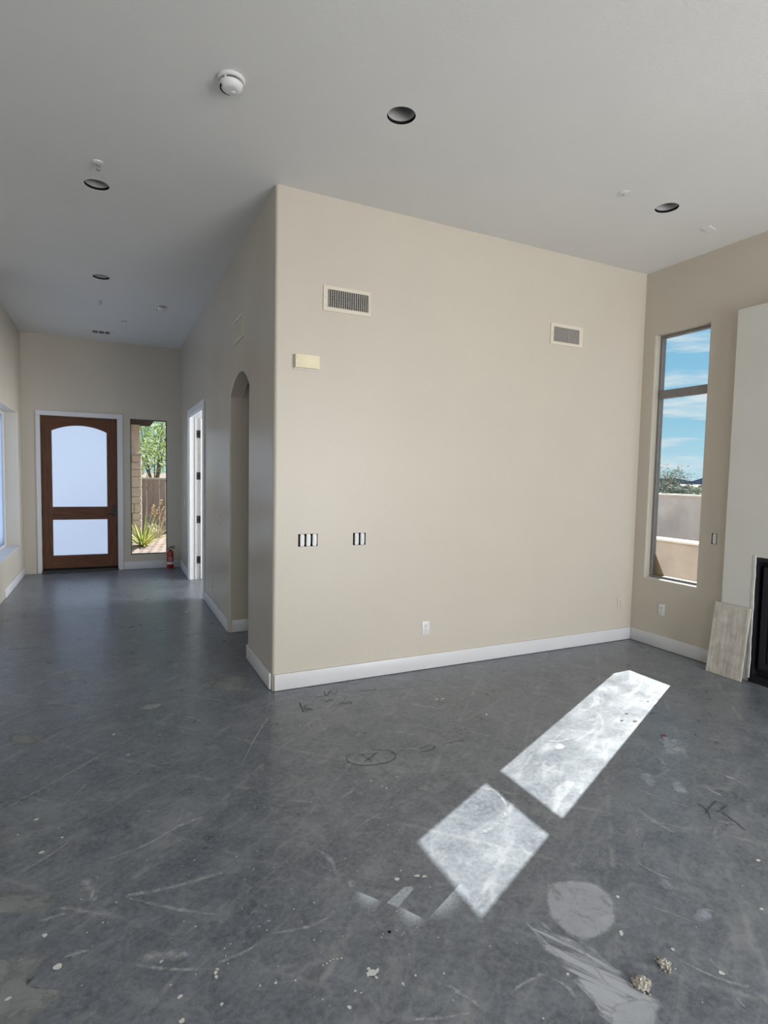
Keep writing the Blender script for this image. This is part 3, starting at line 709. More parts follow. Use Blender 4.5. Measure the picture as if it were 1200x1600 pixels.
cs = empty('concealed_sprinkler', 'flat round sprinkler cap on the right ceiling beside the can hole', 'sprinkler', (2.262, -1.051, H))
obj('ring', lathe(BM(), [(0.045, -0.0005), (0.044, -0.004), (0.034, -0.004), (0.033, -0.001)], 28), M.plastic, cs, smooth=True)
obj('cap', lathe(BM(), [(0.031, -0.001), (0.031, -0.006), (0.0, -0.007)], 28), M.ceil, cs, smooth=True)
obj('nozzle', lathe(BM(), [(0.008, -0.007), (0.006, -0.016)], 12), M.steel, cs)
cp = empty('ceiling_patch', 'small square blank cover on the ceiling near the right wall', 'cover', (3.32, -0.961, H), (0, 0, rad(10)))
obj('plate', bx(-0.055, 0.055, -0.035, 0.035, -0.006, -0.0005, bev=0.002), M.ceil, cp)
# three-way ceiling register
cr_ = empty('ceiling_register', 'white three-way air register on the ceiling before the entry wall', 'vent', (-1.185, 5.535, H))
bm = plate(BM(), (0, 0, -0.008), (1, 0, 0), (0, 1, 0), (0, 0, 1), rect(-0.155, 0.155, -0.135, 0.135), [(rect(-0.115, -0.045, -0.085, 0.085), 0), (rect(-0.030, 0.040, -0.085, 0.085), 0), (rect(0.055, 0.115, -0.085, 0.085), 0)], 0.0075)
obj('frame', bm, M.plastic, cr_)
obj('dark_back', bx(-0.12, 0.12, -0.09, 0.09, -0.0012, -0.0006), M.black, cr_)
for a, b_ in ((-0.115, -0.045), (-0.030, 0.040), (0.055, 0.115)):
    for i in range(1):
        y = 0.0
        obj('slat', bx(a, b_, y-0.003, y+0.003, -0.0075, -0.004), M.plastic, cr_)

# ------------------------------------------------------------------ fire extinguisher
fx = empty('fire_extinguisher', 'small red fire extinguisher standing below the sidelight window', 'extinguisher', (-0.178, 6.055, 0))
obj('cylinder', lathe(BM(), [(0.0, 0.002), (0.048, 0.002), (0.052, 0.012), (0.052, 0.26), (0.048, 0.285), (0.034, 0.305), (0.018, 0.315), (0.018, 0.330)], 28), M.red, fx, smooth=True)
obj('label_band', lathe(BM(), [(0.0527, 0.075), (0.0527, 0.115)], 28, a0=rad(200), a1=rad(340)), M.paper, fx)
obj('label_panel', lathe(BM(), [(0.0527, 0.125), (0.0527, 0.20)], 28, a0=rad(235), a1=rad(305)), pmat('label_print', (0.45, 0.20, 0.18), 0.6, 0.3, 60), fx)
vl = obj('valve', lathe(BM(), [(0.016, 0.328), (0.016, 0.352), (0.010, 0.358)], 14), M.blackmetal, fx)
obj('gauge', lathe(BM(), [(0.013, -0.016), (0.013, -0.026)], 14, (0, 0, 0.340), 'Y'), M.paper, vl)
obj('lower_handle', tube(BM(), [(0, 0, 0.352), (0.035, -0.005, 0.348), (0.075, -0.01, 0.338)], 0.006, 8), M.blackmetal, vl)
obj('squeeze_lever', tube(BM(), [(-0.01, 0, 0.358), (0.03, -0.005, 0.372), (0.08, -0.01, 0.372)], 0.006, 8), M.blackmetal, vl)
obj('nozzle', tube(BM(), [(-0.012, 0, 0.345), (-0.035, -0.005, 0.342), (-0.045, -0.008, 0.325)], 0.006, 8), M.blackmetal, vl)

# ------------------------------------------------------------------ marks and crumbs on the floor
def fp(x, y): p = px(x, y, 2, 0.0); return Vector((p.x, p.y))
class Lift: z = 0.0004
def lift():
    Lift.z += 0.000015
    return Lift.z
def mesh_mask(name, verts, faces, mask, mat):
    me = bpy.data.meshes.new(name); me.from_pydata(verts, [], faces); me.update(); me.materials.append(mat)
    a = me.attributes.new('mask', 'FLOAT', 'POINT'); a.data.foreach_set('value', mask)
    o_ = bpy.data.objects.new(name, me); col.objects.link(o_); o_.parent = floor
    return o_
def blotch(name, pts, mat, soft=0.35, rings=5, smooth_n=3, world=False):
    """a filled patch with an outline given in photo pixels: mask 0 at the rim, 1 inside"""
    L = [Vector(p) if world else fp(*p) for p in pts]
    for _ in range(smooth_n):
        q = []
        for i in range(len(L)):
            a, b_ = L[i], L[(i+1) % len(L)]; q += [a*0.75+b_*0.25, a*0.25+b_*0.75]
        L = q
        if len(L) > 90: break
    c = sum(L, Vector((0, 0)))/len(L); z = lift(); v = []; mk = []; fcs = []; n = len(L)
    for r in range(rings):
        s = 1-soft*r/(rings-1)
        for p in L: v.append((*(c+(p-c)*s), z)); mk.append(min(1.0, 1.15*r/(rings-1)))
    v.append((*c, z)); mk.append(1.0)
    for r in range(rings-1):
        for i in range(n):
            j = (i+1) % n; fcs.append((r*n+i, r*n+j, (r+1)*n+j, (r+1)*n+i))
    for i in range(n): fcs.append(((rings-1)*n+i, (rings-1)*n+(i+1) % n, len(v)-1))
    return mesh_mask(name, v, fcs, mk, mat)
def stroke(name, pts, width, mat, world=False, taper=True, peak=0.95):
    """a dragged mark along photo pixels; width in metres"""
    L = [Vector(p) if world else fp(*p) for p in pts]
    for _ in range(3):
        q = [L[0]]
        for a, b_ in zip(L, L[1:]): q += [a*0.75+b_*0.25, a*0.25+b_*0.75]
        L = q+[L[-1]]
    z = lift(); v = []; mk = []; fcs = []; n = len(L)
    for i, p in enumerate(L):
        t = (L[min(i+1, n-1)]-L[max(i-1, 0)]).normalized(); nn = Vector((-t.y, t.x))
        s = i/(n-1); e = sin(pi*min(1, max(0, s)))**0.5 if taper else 1
        for k, m_ in ((-1, 0), (0, 1), (1, 0)):
            v.append((*(p+nn*k*width/2*(0.35+0.65*e)), z)); mk.append(m_*peak*(0.25+0.75*e))
    for i in range(n-1):
        for k in (0, 1): fcs.append((i*3+k, i*3+k+1, (i+1)*3+k+1, (i+1)*3+k))
    return mesh_mask(name, v, fcs, mk, mat)
# grey thinset stain at the lower left corner
blotch('thinset_stain', [(-60, 1470), (20, 1490), (60, 1475), (75, 1510), (35, 1530), (50, 1545), (110, 1548), (118, 1560), (75, 1585), (40, 1610), (-60, 1660)], M.patch, 0.5)
blotch('thinset_stain', [(0, 1380), (60, 1390), (120, 1410), (60, 1430), (0, 1440), (-50, 1420)], M.patch, 0.6)
blotch('thinset_stain', [(300, 1060), (340, 1052), (385, 1050), (410, 1066), (385, 1090), (320, 1082)], M.patch, 0.7)
blotch('thinset_stain', [(208, 1105), (240, 1098), (262, 1099), (250, 1108), (222, 1112)], M.scuff, 0.5)
blotch('thinset_stain', [(0, 1150), (30, 1146), (62, 1150), (95, 1148), (60, 1165), (10, 1168)], M.patch, 0.6)
# big plaster smear in the lower right
blotch('plaster_smear', [(849, 1380), (880, 1372), (915, 1375), (945, 1385), (963, 1405), (966, 1440), (952, 1462), (925, 1474), (895, 1470), (868, 1448), (850, 1425)], M.smear, 0.18)
blotch('plaster_smear', [(831, 1438), (850, 1452), (884, 1458), (905, 1470), (930, 1478), (948, 1500), (985, 1530), (1010, 1555), (1043, 1568), (1030, 1588), (1032, 1610), (955, 1612), (935, 1585), (915, 1555), (890, 1520), (850, 1490), (835, 1475)], M.smearstroke, 0.35)
blotch('plaster_smear', [(945, 1575), (975, 1562), (1010, 1558), (1040, 1566), (1030, 1590), (1020, 1620), (950, 1625)], M.smear, 0.3)
for a in ([(822, 1442), (850, 1470), (880, 1500)], [(845, 1440), (862, 1456)], [(890, 1468), (915, 1490), (935, 1520), (955, 1545)], [(905, 1470), (950, 1505), (985, 1540)], [(895, 1530), (930, 1565), (945, 1590)]):
    stroke('plaster_streak', a, 0.018, M.smear)
# overspray along a masked rectangle
def spray(a, b_, ox, oy):
    L0 = [fp(*a).lerp(fp(*b_), i/10) for i in range(11)]; d = fp(a[0]+ox, a[1]+oy)-fp(*a); z = lift()
    v, mk, fc = [], [], []
    for i, p in enumerate(L0):
        e = sin(pi*(0.08+0.84*i/10))
        for k in range(7): v.append((*(p+d*k/6), z)); mk.append((1-k/6)**1.3*e)
    for i in range(10):
        for k in range(6): q = i*7+k; fc.append((q, q+1, q+8, q+7))
    mesh_mask('paint_overspray', v, fc, mk, M.spray)
spray((722, 1378), (667, 1438), 46, 18); spray((667, 1438), (618, 1414), -8, 46); spray((600, 1410), (552, 1390), -14, 40)
z = lift()
mesh_mask('paint_overspray', [(*fp(*p), z) for p in ((604, 1411), (622, 1418), (646, 1390), (643, 1385), (632, 1386))], [(0, 1, 2, 3, 4)], [0.75]*5, M.spray)
# pale stain right of the sun patch
blotch('dust_stain', [(1030, 1140), (1055, 1142), (1072, 1165), (1070, 1190), (1040, 1185), (1022, 1170)], M.bluedust, 0.8)
blotch('dust_stain', [(995, 1208), (1015, 1206), (1030, 1222), (1018, 1232), (1005, 1226)], M.bluedust, 0.7)
blotch('dust_stain', [(1050, 1215), (1070, 1222), (1085, 1245), (1060, 1242), (1048, 1236)], M.bluedust, 0.8)
blotch('dust_stain', [(1025, 1370), (1050, 1372), (1058, 1388), (1040, 1394), (1026, 1384)], M.bluedust, 0.7)
blotch('dust_stain', [(1070, 1415), (1110, 1412), (1124, 1425), (1118, 1440), (1085, 1442)], M.bluedust, 0.8)
blotch('dust_stain', [(70, 1050), (130, 1035), (170, 1060), (165, 1095), (110, 1085)], M.bluedust, 0.9)
blotch('dust_stain', [(540, 1375), (562, 1372), (560, 1385), (545, 1392)], M.scuff, 0.5)
STROKES = [
 ([(170, 1342), (220, 1325), (260, 1303), (285, 1276)], .014), ([(133, 1374), (140, 1395), (148, 1408)], .05), ([(293, 1278), (299, 1268)], .03),
 ([(192, 1400), (240, 1393), (300, 1378), (360, 1360)], .028), ([(192, 1400), (250, 1416), (300, 1425), (345, 1430)], .018), ([(210, 1508), (260, 1515), (340, 1515)], .018),
 ([(216, 1498), (250, 1492), (300, 1488)], .05), ([(420, 1460), (470, 1452), (505, 1440), (525, 1422)], .022), ([(492, 1325), (512, 1338), (522, 1352), (524, 1370)], .022),
 ([(0, 1268), (50, 1240), (82, 1224)], .014), ([(82, 1224), (140, 1190), (185, 1165)], .016), ([(165, 1182), (200, 1187), (240, 1196)], .014), ([(140, 1163), (195, 1150)], .010),
 ([(280, 1118), (305, 1122), (322, 1134)], .018), ([(30, 1364), (65, 1345), (105, 1318)], .018), ([(560, 1178), (590, 1169), (640, 1170), (680, 1173)], .016),
 ([(520, 1258), (545, 1238), (580, 1224)], .012), ([(450, 1250), (490, 1255)], .02), ([(560, 1290), (600, 1268), (630, 1252)], .016), ([(645, 1594), (700, 1590), (740, 1582)], .020),
 ([(670, 1130), (710, 1130), (720, 1135)], .02), ([(500, 1125), (530, 1105), (540, 1090)], .018), ([(1000, 1235), (1040, 1252), (1080, 1262)], .012), ([(990, 1278), (1040, 1288), (1090, 1300)], .014),
 ([(995, 1262), (1015, 1280), (1050, 1300)], .03), ([(1150, 1560), (1165, 1575)], .012), ([(990, 1345), (1030, 1368), (1065, 1378)], .014), ([(1000, 1410), (1040, 1425), (1080, 1440)], .012),
 ([(340, 1505), (380, 1490), (410, 1470)], .02), ([(100, 1495), (140, 1485)], .03), ([(60, 1440), (110, 1425)], .02), ([(80, 1420), (115, 1420), (160, 1430)], .03),
 ([(780, 1090), (830, 1070), (880, 1060)], .02), ([(560, 1080), (640, 1075)], .02), ([(1090, 1150), (1130, 1160)], .02), ([(1130, 1210), (1170, 1230)], .03), ([(1100, 1230), (1130, 1245)], .025),
 ([(860, 1528), (885, 1540), (900, 1560)], .016), ([(800, 1550), (830, 1530), (850, 1522)], .02), ([(1060, 1500), (1120, 1530), (1180, 1545)], .014),
 ([(68, 1128), (78, 1131), (90, 1124)], .014), ([(130, 1052), (140, 1060), (170, 1045)], .018), ([(195, 1070), (225, 1058), (240, 1045)], .014), ([(100, 1050), (130, 1060), (135, 1075)], .016),
 ([(700, 1540), (730, 1560), (760, 1580)], .02), ([(120, 1240), (135, 1225)], .02), ([(265, 1300), (280, 1290), (320, 1275)], .03), ([(380, 1190), (400, 1150), (420, 1120)], .015)]
for a, w in STROKES: stroke('scuff_mark', a, w*1.5, M.scuff)
rs = random.Random(3)
for i in range(34):
    x, y = rs.uniform(-2.2, 3.3), rs.uniform(-3.4, 5.2)
    if y > -0.1 and x > -0.15: continue
    a = rs.uniform(0, 2*pi); L = rs.uniform(.12, .5); kx = rs.uniform(-.6, .6); pts = []
    for s in range(4): pts.append((x+cos(a+kx*s)*L*s/3, y+sin(a+kx*s)*L*s/3))
    if any((p[1] > -0.06 and p[0] > -0.1) or p[0] > W-0.15 or (p[0] < -2.2) for p in pts): continue
    stroke('scuff_mark', pts, rs.uniform(.03, .09), M.scuff, world=True, peak=rs.uniform(.4, .75))
# paint specks
def poly_speck(name, x, y, r, mat=M.speck, seed=0, ax=1.0, rot=0.0, world=False):
    rr = random.Random(seed*7.3+x); c = Vector((x, y)) if world else fp(x, y); z = lift(); v = []
    for i in range(10):
        a = 2*pi*i/10; q = r*rr.uniform(.65, 1.2); p = Vector((cos(a)*q*ax, sin(a)*q)); p.rotate(Matrix.Rotation(rot, 2)) if False else None
        v.append((c.x+p.x*cos(rot)-p.y*sin(rot), c.y+p.x*sin(rot)+p.y*cos(rot), z))
    me = bpy.data.meshes.new(name); me.from_pydata(v, [], [tuple(range(10))]); me.materials.append(mat)
    o_ = bpy.data.objects.new(name, me); col.objects.link(o_); o_.parent = floor
    return o_
SPECKS = [(581, 1520, .014, 1.6), (590, 1517, .010, .6), (576, 1514, .007, 1), (588, 1528, .007, .7), (575, 1525, .004, 1.2), (621, 1374, .009, 1.3), (652, 1369, .007, 1.8), (663, 1370, .007, 1.6),
 (337, 1520, .009, .7), (340, 1515, .007, .6), (338, 1527, .007, 1), (281, 1558, .008, 1), (284, 1596, .008, 1), (346, 1570, .006, 1), (252, 1503, .004, 1.6), (630, 1538, .006, .7), (649, 1525, .004, 1), (555, 1549, .004, 1),
 (505, 1509, .003, 1), (511, 1506, .003, 1), (516, 1502, .003, 1), (521, 1500, .003, 1), (527, 1499, .003, 1), (534, 1498, .004, 1), (540, 1342, .004, .7), (91, 1511, .012, 1.4), (70, 1462, .009, 1.3), (66, 1332, .009, 1.3),
 (97, 1309, .006, 1.4), (13, 1561, .007, 1.4), (971, 1459, .012, .6), (1051, 1484, .008, .8), (1127, 1521, .010, .8), (887, 1523, .006, 1), (965, 1402, .007, 1.4), (1185, 1345, .009, 1), (1190, 1421, .007, 1),
 (580, 1221, .006, 1), (597, 1229, .005, 1), (604, 1232, .006, 1), (620, 1214, .005, 1), (682, 1093, .010, 2.0), (692, 1092, .009, 2.0), (677, 1106, .006, 1), (760, 1117, .008, 2), (200, 1180, .008, 1.3), (232, 1268, .004, 1),
 (250, 1149, .006, 1), (178, 1148, .008, 1.4), (57, 1281, .009, 1.4), (28, 1305, .006, 1), (469, 1135, .005, 1), (483, 1136, .005, 1), (507, 1140, .006, 1), (685, 1466, .003, 1), (431, 1537, .006, .8), (546, 1575, .008, .8)]
for i, (x, y, r, ax) in enumerate(SPECKS): poly_speck('paint_speck', x, y, r, M.speck, i, ax, rs.uniform(-.8, .8))
v, fcs = [], []
for i in range(420):
    x, y = (rs.gauss(-0.7, .5), rs.gauss(-2.3, .35)) if i < 170 else (rs.uniform(-2.2, 3.5), rs.uniform(-3.6, 5.6))
    if (y > -0.06 and x > -0.1) or x > W-0.15 or (y < -3.9): continue
    r = rs.uniform(.0012, .0038); b0 = len(v)
    for k in range(6): a = k*pi/3; q = r*rs.uniform(.6, 1.3); v.append((x+q*cos(a), y+q*sin(a), 0.0004))
    fcs.append(tuple(range(b0, b0+6)))
o_ = obj('fine_paint_flecks', (v, [], fcs), M.speck, floor); o_['kind'] = 'stuff'
for x, y, r, ax in ((1024, 1103, .009, 1.6), (1012, 1096, .006, 1.6), (979, 1115, .010, 1.8), (971, 1126, .009, 1.6), (992, 1127, .010, 1.8)): poly_speck('dark_chip', x, y, r, M.chip, x, ax)
for x, y, r in ((608, 1457, .007), (1077, 1085, .008), (35, 1251, .005)): poly_speck('dark_spot', x, y, r, M.black, x)
poly_speck('red_spot', 1036, 1150, .016, M.redmark, 2, 1.6)
blotch('plaster_smear', [(862, 1166), (875, 1161), (888, 1166), (880, 1173), (866, 1172)], M.smear, 0.7)
stroke('plaster_streak', [(846, 1157), (870, 1160), (895, 1155), (905, 1149)], .012, M.smear)
# marker scribbles
def ink(name, lines, w=0.004):
    v, fcs = [], []; z = lift()
    for pts in lines:
        L = [fp(*p) for p in pts]
        if len(L) > 2:
            for _ in range(2):
                q = [L[0]]
                for a, b_ in zip(L, L[1:]): q += [a*0.75+b_*0.25, a*0.25+b_*0.75]
                L = q+[L[-1]]
        b0 = len(v)
        for i, p in enumerate(L):
            t = (L[min(i+1, len(L)-1)]-L[max(i-1, 0)]).normalized(); nn = Vector((-t.y, t.x))*w/2
            v += [(*(p+nn), z), (*(p-nn), z)]
        for i in range(len(L)-1): fcs.append((b0+2*i, b0+2*i+1, b0+2*i+3, b0+2*i+2))
    return obj(name, (v, [], fcs), M.marker, floor)
ink('marker_scribble', [[(556, 1176), (542, 1181), (541, 1189), (556, 1196), (585, 1196), (612, 1190), (620, 1181), (612, 1174), (598, 1172), (580, 1172)], [(564, 1179), (582, 1190)], [(590, 1176), (570, 1190)], [(560, 1180), (588, 1178)]])
ink('marker_scribble', [[(468, 1098), (474, 1112)], [(480, 1102), (472, 1106), (490, 1109)], [(472, 1112), (488, 1108)]], .006)
ink('marker_scribble', [[(494, 1090), (512, 1087)], [(506, 1080), (510, 1090), (516, 1078)], [(516, 1080), (524, 1086), (526, 1080)], [(500, 1096), (506, 1093), (510, 1098), (516, 1092), (520, 1096)]], .005)
ink('marker_scribble', [[(528, 1102), (536, 1097), (538, 1101), (546, 1096), (550, 1100)], [(566, 1080), (576, 1077), (584, 1080), (588, 1076)], [(546, 1070), (560, 1069)]], .005)
ink('marker_scribble', [[(655, 1171), (668, 1164), (682, 1166), (676, 1172), (656, 1176)], [(695, 1162), (715, 1158), (728, 1157)]], .004)
ink('marker_scribble', [[(1118, 1252), (1108, 1262), (1102, 1272)], [(1118, 1252), (1128, 1256)], [(1120, 1270), (1136, 1258)], [(1126, 1268), (1148, 1284), (1165, 1298)], [(1090, 1256), (1104, 1264), (1110, 1280)]], .004)
# plaster crumbs
def clump(label, x, y, r, seed):
    c = fp(x, y); rr = random.Random(seed)
    e_ = empty('plaster_clump', label, 'debris', (c.x, c.y, 0))
    bm = BM(); bmesh.ops.create_icosphere(bm, subdivisions=4, radius=1)
    for v_ in bm.verts:
        d = v_.co.normalized(); n_ = mnoise.noise(d*2.2+Vector((seed, 0, 0)))*.35+abs(mnoise.noise(d*6+Vector((0, seed, 0))))*.55+abs(mnoise.noise(d*14+Vector((0, seed, 3))))*.3
        v_.co = Vector((d.x*r*(.7+n_), d.y*r*.85*(.7+n_), max(0, r*.32+d.z*r*.55*(.6+n_))))
    obj('lump', bm, M.clump, e_)
    me = None
    for i in range(14):
        a = rr.uniform(0, 2*pi); q = r*rr.uniform(.7, 1.3)
        if me is None:
            bm = BM(); bmesh.ops.create_icosphere(bm, subdivisions=1, radius=.0045)
            for v_ in bm.verts: v_.co *= rr.uniform(.6, 1.2)
            o_ = obj('crumb', bm, M.clump, e_); me = o_.data; o_.location = (q*cos(a), q*sin(a), .003)
        else: link('crumb', me, e_, (q*cos(a), q*sin(a), .003), (a, q, 0), (rr.uniform(.6, 1.4),)*3)
clump('larger dark crumbled plaster clump lying on the plaster smear', 1003, 1541, .030, 1.0)
clump('smaller pale plaster clump lying beside the smear', 1038, 1509, .023, 5.0)
sc_ = obj('paper_scrap', tube(tube(BM(), [(0, 0, .004), (.05, .03, .005)], .004, 6), [(0, 0, .004), (.055, -.02, .005)], .004, 6), M.paper)
c = fp(288, 957); sc_.location = (c.x, c.y, 0); tag(sc_, 'tiny bent white scrap on the hall floor near the arch', 'scrap')

# ------------------------------------------------------------------ outside: entry court
struct('ground', bx(-600, 600, -600, 600, -0.5, -0.20), M.desert, 'flat desert ground around the house', 'ground')
pb = struct('paved_court', bx(-4.0, 2.4, D+0.16, 12.75, -0.2, -0.062), M.joint, 'paved entry court seen through the sidelight', 'paving')
o_ = obj('paver', bx(-0.0985, 0.0985, -0.063, 0.063, -0.03, 0.0, bev=0.006), M.paver, pb); pm = o_.data; first = o_
th = rad(28); cnt = 0
for i in range(-40, 60):
    for j in range(-40, 90):
        u = i*0.215+(0.1075 if j % 2 else 0); w_ = j*0.145
        X, Y = u*cos(th)-w_*sin(th)-0.2, u*sin(th)+w_*cos(th)+8.0
        if -0.85-0.0*(Y) < X < 0.15+0.10*(Y-8) and 7.75 < Y < 12.7:
            # only the wedge in view through the sidelight
            if X < -0.95+0.11*(Y-7.0) or X > 0.12+0.085*(Y-8): continue
            if cnt == 0: first.location = (X, Y, -0.05+0.002*sin(i*3+j)); first.rotation_euler = (0, 0, th)
            elif cnt < 300: link('paver', pm, pb, (X, Y, -0.05+0.002*sin(i*3+j)), (0, 0, th))
            cnt += 1
# stone column
cl = empty('stone_column', 'square column of stacked pinkish stone blocks outside the sidelight', 'column', (-0.645, 11.0, -0.062))
obj('mortar_core', bx(-0.225, 0.225, -0.225, 0.225, 0, 2.05), M.mortar, cl)
rr = random.Random(5); zc = 0.0; k = 0
while zc < 2.0:
    hgt_ = rr.choice((.17, .22, .26)); hgt_ = min(hgt_, 2.08-zc)
    sp = rr.uniform(-.08, .10); j_ = .008
    for a, b_ in ((-0.25, sp-j_), (sp+j_, 0.25)):
        obj('stone_block', bx(a, b_, -0.25+rr.uniform(-.008, .008), 0.25, zc+j_, zc+hgt_-j_, bev=.01), M.stone, cl)
    zc += hgt_; k += 1
obj('column_cap', bx(-0.27, 0.27, -0.27, 0.27, 2.075, 2.13, bev=.01), M.cap, cl)
obj('upper_post', bx(-0.215, 0.215, -0.215, 0.215, 2.13, 2.80), M.stone, cl)
# porch roof: dark soffit boards and rafters
pr_ = empty('porch_roof', 'dark timber porch roof over the entry', 'roof', (-1.9, 6.33, 2.74))
obj('deck', bx(-1.5, 1.66, 1.95, 5.0, 0.10, 0.16), M.soffit, pr_)
for i in range(10):
    y = 2.0+i*0.31; obj('rafter', bx(-1.5, 1.72, y, y+0.07, 0.0, 0.10), M.soffit, pr_)
obj('fascia', bx(1.70, 1.745, 1.93, 5.02, 0.06, 0.17), M.soffit, pr_)
tag(obj('sun_blocker', bx(0.78, 1.0, D+0.16, 7.0, -0.2, 4.0), M.stucco2), 'unseen stucco wall added to keep sun off the sidelight', 'wall', kind='structure')  # unseen, added to block direct sun from the sidelight
# board fence
fe = empty('board_fence', 'weathered brown board fence behind the entry court', 'fence', (0.1, 12.95, -0.2))
me = None
for i in range(26):
    x = -2.0+i*0.165
    if me is None: o_ = obj('board', bx(-0.079, 0.079, -0.012, 0.012, 0, 1.61, bev=.003), M.fence, fe); me = o_.data; o_.location = (x, 0, 0)
    else: link('board', me, fe, (x, 0.006*(i % 2), 0))
obj('cap_rail', bx(-2.1, 2.25, -0.045, 0.045, 1.61, 1.655), M.cap, fe)
for x in (-1.6, 0.33, 2.1): obj('post', bx(x-.05, x+.05, -0.075, -0.013, 0, 1.605), M.fence, fe)

def blade(bm, base, direc, L, w, droop=0.35, n=6):
    d = Vector(direc).normalized(); side = d.cross(Vector((0, 0, 1))); side = side.normalized() if side.length > .01 else Vector((1, 0, 0)); p = Vector(base); pv = []
    nrm = side.cross(d).normalized()
    for i in range(n+1):
        s = i/n; ww = w*(1-s)**.7*(.75+.25*(1-s)); 
        pv.append([bm.verts.new(p+side*ww), bm.verts.new(p-nrm*ww*.35), bm.verts.new(p-side*ww)] if i < n else [bm.verts.new(p)])
        d = (d+Vector((0, 0, -droop/n))).normalized(); p = p+d*L/n
    for i in range(n):
        A, B = pv[i], pv[i+1]
        if len(B) == 3:
            for k in (0, 1): bm.faces.new((A[k], A[k+1], B[k+1], B[k]))
        else:
            for k in (0, 1): bm.faces.new((A[k], A[k+1], B[0]))
def succulent(label, x, y, z, nb, L, w, mat, seed, stalks=0, smat=None):
    rr = random.Random(seed); e_ = empty('succulent_plant', label, 'plant', (x, y, z))
    for i in range(nb):
        a = i*2.4; el = rr.uniform(.35, 1.3); bm = BM()
        blade(bm, (0.03*cos(a), 0.03*sin(a), 0), (cos(a)*cos(el), sin(a)*cos(el), sin(el)), L*rr.uniform(.7, 1.15), w, rr.uniform(.1, .6))
        obj('leaf', bm, mat, e_, smooth='all')
    for i in range(stalks):
        a = rr.uniform(-1.2, 1.6); el = rr.uniform(.55, 1.2); LL = L*rr.uniform(1.2, 1.7); d = Vector((cos(a)*cos(el), sin(a)*cos(el)*.5, sin(el)))
        p1 = d*LL; s_ = obj('flower_stalk', tube(BM(), [(0, 0, 0), d*LL*.5, p1], .010, 6, .006), M.drystalk, e_)
        bm = BM()
        for q in range(26):
            t_ = rr.uniform(.68, 1.02); c_ = d*LL*t_; b_ = rr.uniform(0, 2*pi)
            blade(bm, c_, (cos(b_), sin(b_), rr.uniform(-.3, .6)), .075, .016, .2, 3)
        obj('flower_spike', bm, smat or M.flower, s_)
succulent('yellow-green spiky succulent with flower spikes by the stone column', -0.42, 9.75, -0.05, 40, 0.80, 0.036, M.aloe, 2, 7)
succulent('pale spreading plant with bare stalks before the fence', 0.02, 11.55, -0.05, 24, 0.55, 0.03, M.drystalk, 9, 4, M.drystalk)
succulent('grey-green rosette plant at the foot of the fence', 0.40, 12.35, -0.05, 26, 0.38, 0.04, M.leafgrey, 4)

def tree(name, label, x, y, z, h, r, n, mat, seed, ls=.10, trunk=.09, zs=1.0, base=.35):
    rr = random.Random(seed); e_ = empty(name, label, 'tree', (x, y, z)); tips = []
    bm = BM(); th_ = h*base
    tube(bm, [(0, 0, 0), (.05*h*rr.uniform(-1, 1), .03*h, th_*.5), (0, 0, th_)], trunk, 8, trunk*.7)
    obj('trunk', bm, M.bark, e_, smooth='all')
    for i in range(11):
        a = i*2.39+rr.uniform(-.3, .3); el = rr.uniform(.3, 1.35); L = r*rr.uniform(.75, 1.1)
        p0 = Vector((0, 0, th_*rr.uniform(.6, 1.0))); d = Vector((cos(a)*cos(el), sin(a)*cos(el), sin(el)*zs)); p1 = p0+d*L*.5+Vector((0, 0, .05*h)); p2 = p0+d*L+Vector((0, 0, .12*h))
        bm = tube(BM(), [p0, p1, p2], trunk*.45, 6, trunk*.12)
        for q in range(5):
            t_ = rr.uniform(.35, 1); pp = p0.lerp(p2, t_); d2 = (d+Vector((rr.uniform(-1, 1), rr.uniform(-1, 1), rr.uniform(-.2, .9)))).normalized(); qq = pp+d2*r*rr.uniform(.2, .45)
            tube(bm, [pp, pp.lerp(qq, .5)+Vector((0, 0, .02)), qq], trunk*.14, 5, trunk*.05); tips += [pp.lerp(qq, .4), pp.lerp(qq, .7), qq]
        obj('branch', bm, M.bark, e_); tips.append(p2)
    v, fc = [], []
    for i in range(n):
        c_ = rr.choice(tips); p = c_+Vector((rr.gauss(0, 1), rr.gauss(0, 1), rr.gauss(0, .8)))*r*.14
        u = Vector((rr.uniform(-1, 1), rr.uniform(-1, 1), rr.uniform(-1, 1))).normalized(); w_ = u.orthogonal().normalized(); s = ls*rr.uniform(.5, 1.2); b0 = len(v)
        v += [p-u*s, p+w_*s*.35, p+u*s, p-w_*s*.35]; fc.append((b0, b0+1, b0+2, b0+3))
    o_ = obj('foliage', (v, [], fc), mat, e_); o_['kind'] = 'stuff'
    return e_
tree('desert_tree', 'airy bright green tree above the board fence', 0.35, 17.5, -0.2, 3.4, 1.9, 2700, M.leaf, 11, .085, .08, 1.2, .4)
tree('desert_tree', 'second airy green tree behind the fence near the porch eave', 1.9, 20.5, -0.2, 4.6, 2.2, 3000, M.leaf, 17, .09, .08, 1.2, .4)

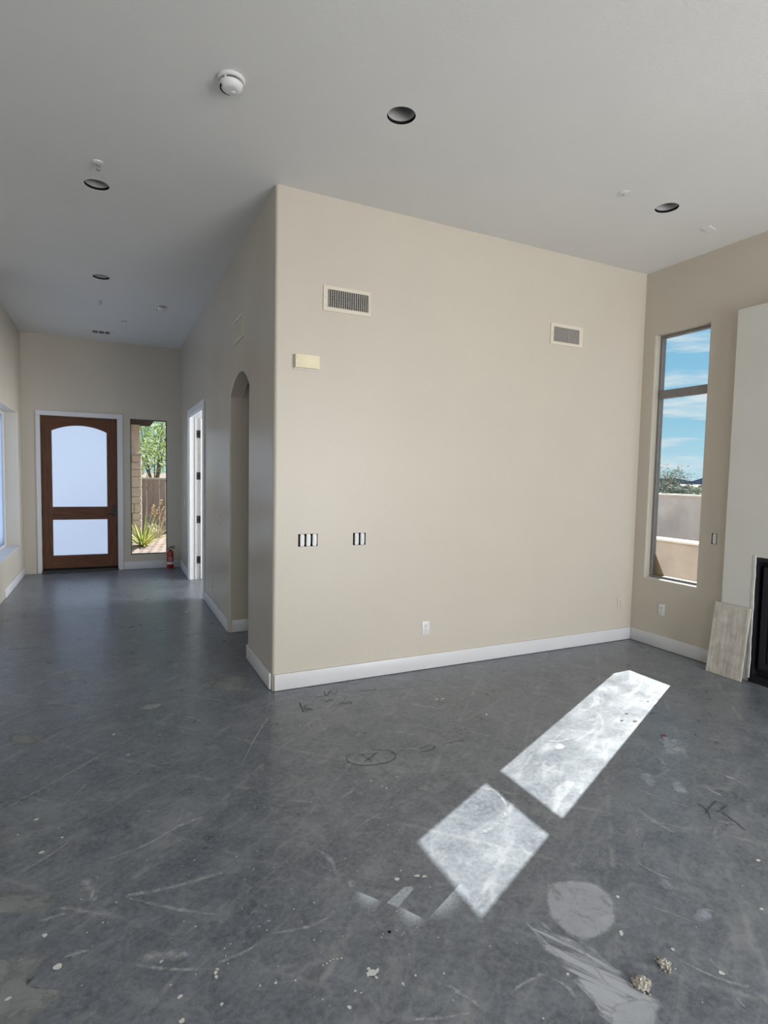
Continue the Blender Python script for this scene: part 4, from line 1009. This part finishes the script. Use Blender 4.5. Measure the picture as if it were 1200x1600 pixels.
# ------------------------------------------------------------------ outside: right window view
WY0, WY1 = -6.0, 7.0
def swall(name, x0, x1, z1, mat, label, capmat=None):
    e_ = empty(name, label, 'wall', (x0, 0, -0.2), kind='structure')
    obj('stucco_wall', bx(0, x1-x0, WY0, WY1, 0, z1+0.2), mat, e_)
    if capmat: obj('wall_cap', bx(-0.03, x1-x0+0.03, WY0, WY1, z1+0.2, z1+0.228, bev=.004), capmat, e_)
swall('garden_wall', 7.5, 7.7, 1.40, M.stucco, 'grey-brown stucco garden wall with pale top edge outside the tall window', M.cap)
swall('planter_wall', 6.0, 6.25, 0.79, M.stucco2, 'low brown stucco planter wall with pale cap outside the tall window', M.cap)
struct('planter_soil', bx(6.25, 7.5, WY0, WY1, -0.2, 0.5), M.desert, 'gravel bed between the two garden walls', 'ground')
tree('mesquite_tree', 'sparse grey-green desert tree beyond the garden wall', 24.5, 15.9, -0.2, 2.6, 1.35, 2200, M.leafgrey, 23, .075, .09, .75, .42)
tree('mesquite_tree', 'smaller grey shrub-like tree left of the sparse tree beyond the garden wall', 26.0, 18.2, -0.2, 1.7, .8, 900, M.leafgrey, 29, .07, .05, .6, .35)
# distant ridge
v, fc = [], []; n = 60
for i in range(n+1):
    y = 40+i*9; hh_ = 3+9*abs(mnoise.noise(Vector((i*.13, 2, 0))))+3*mnoise.noise(Vector((i*.6, 5, 0)))
    v += [(420, y, -1), (420, y, max(1, hh_)), (460, y, -1)]
for i in range(n):
    b0 = i*3; fc += [(b0, b0+3, b0+4, b0+1), (b0+1, b0+4, b0+5, b0+2)]
tag(obj('distant_ridge', (v, [], fc), M.hill), 'low mountain ridge on the horizon, tinted with distance haze', 'hill', kind='structure')

# countless low scrub beyond the garden wall
rsb = random.Random(41); v, fc = [], []
for i in range(9000):
    y_ = rsb.uniform(3.5, 13.0); top = 1.50+0.16*mnoise.noise(Vector((y_*1.3, 0, 0)))+0.08*mnoise.noise(Vector((y_*5, 3, 0)))
    p = Vector((13.5+0.25*y_+rsb.gauss(0, .35), y_, -0.2+(top+.2)*rsb.random()**.45))
    u = Vector((rsb.uniform(-1, 1), rsb.uniform(-1, 1), rsb.uniform(-.3, 1))).normalized(); w_ = u.orthogonal().normalized(); s_ = rsb.uniform(.05, .12); b0 = len(v)
    v += [p-u*s_, p+w_*s_*.4, p+u*s_, p-w_*s_*.4]; fc.append((b0, b0+1, b0+2, b0+3))
tag(obj('desert_scrub', (v, [], fc), M.leafgrey), 'band of low grey-green desert scrub beyond the garden wall', 'scrub', kind='stuff')
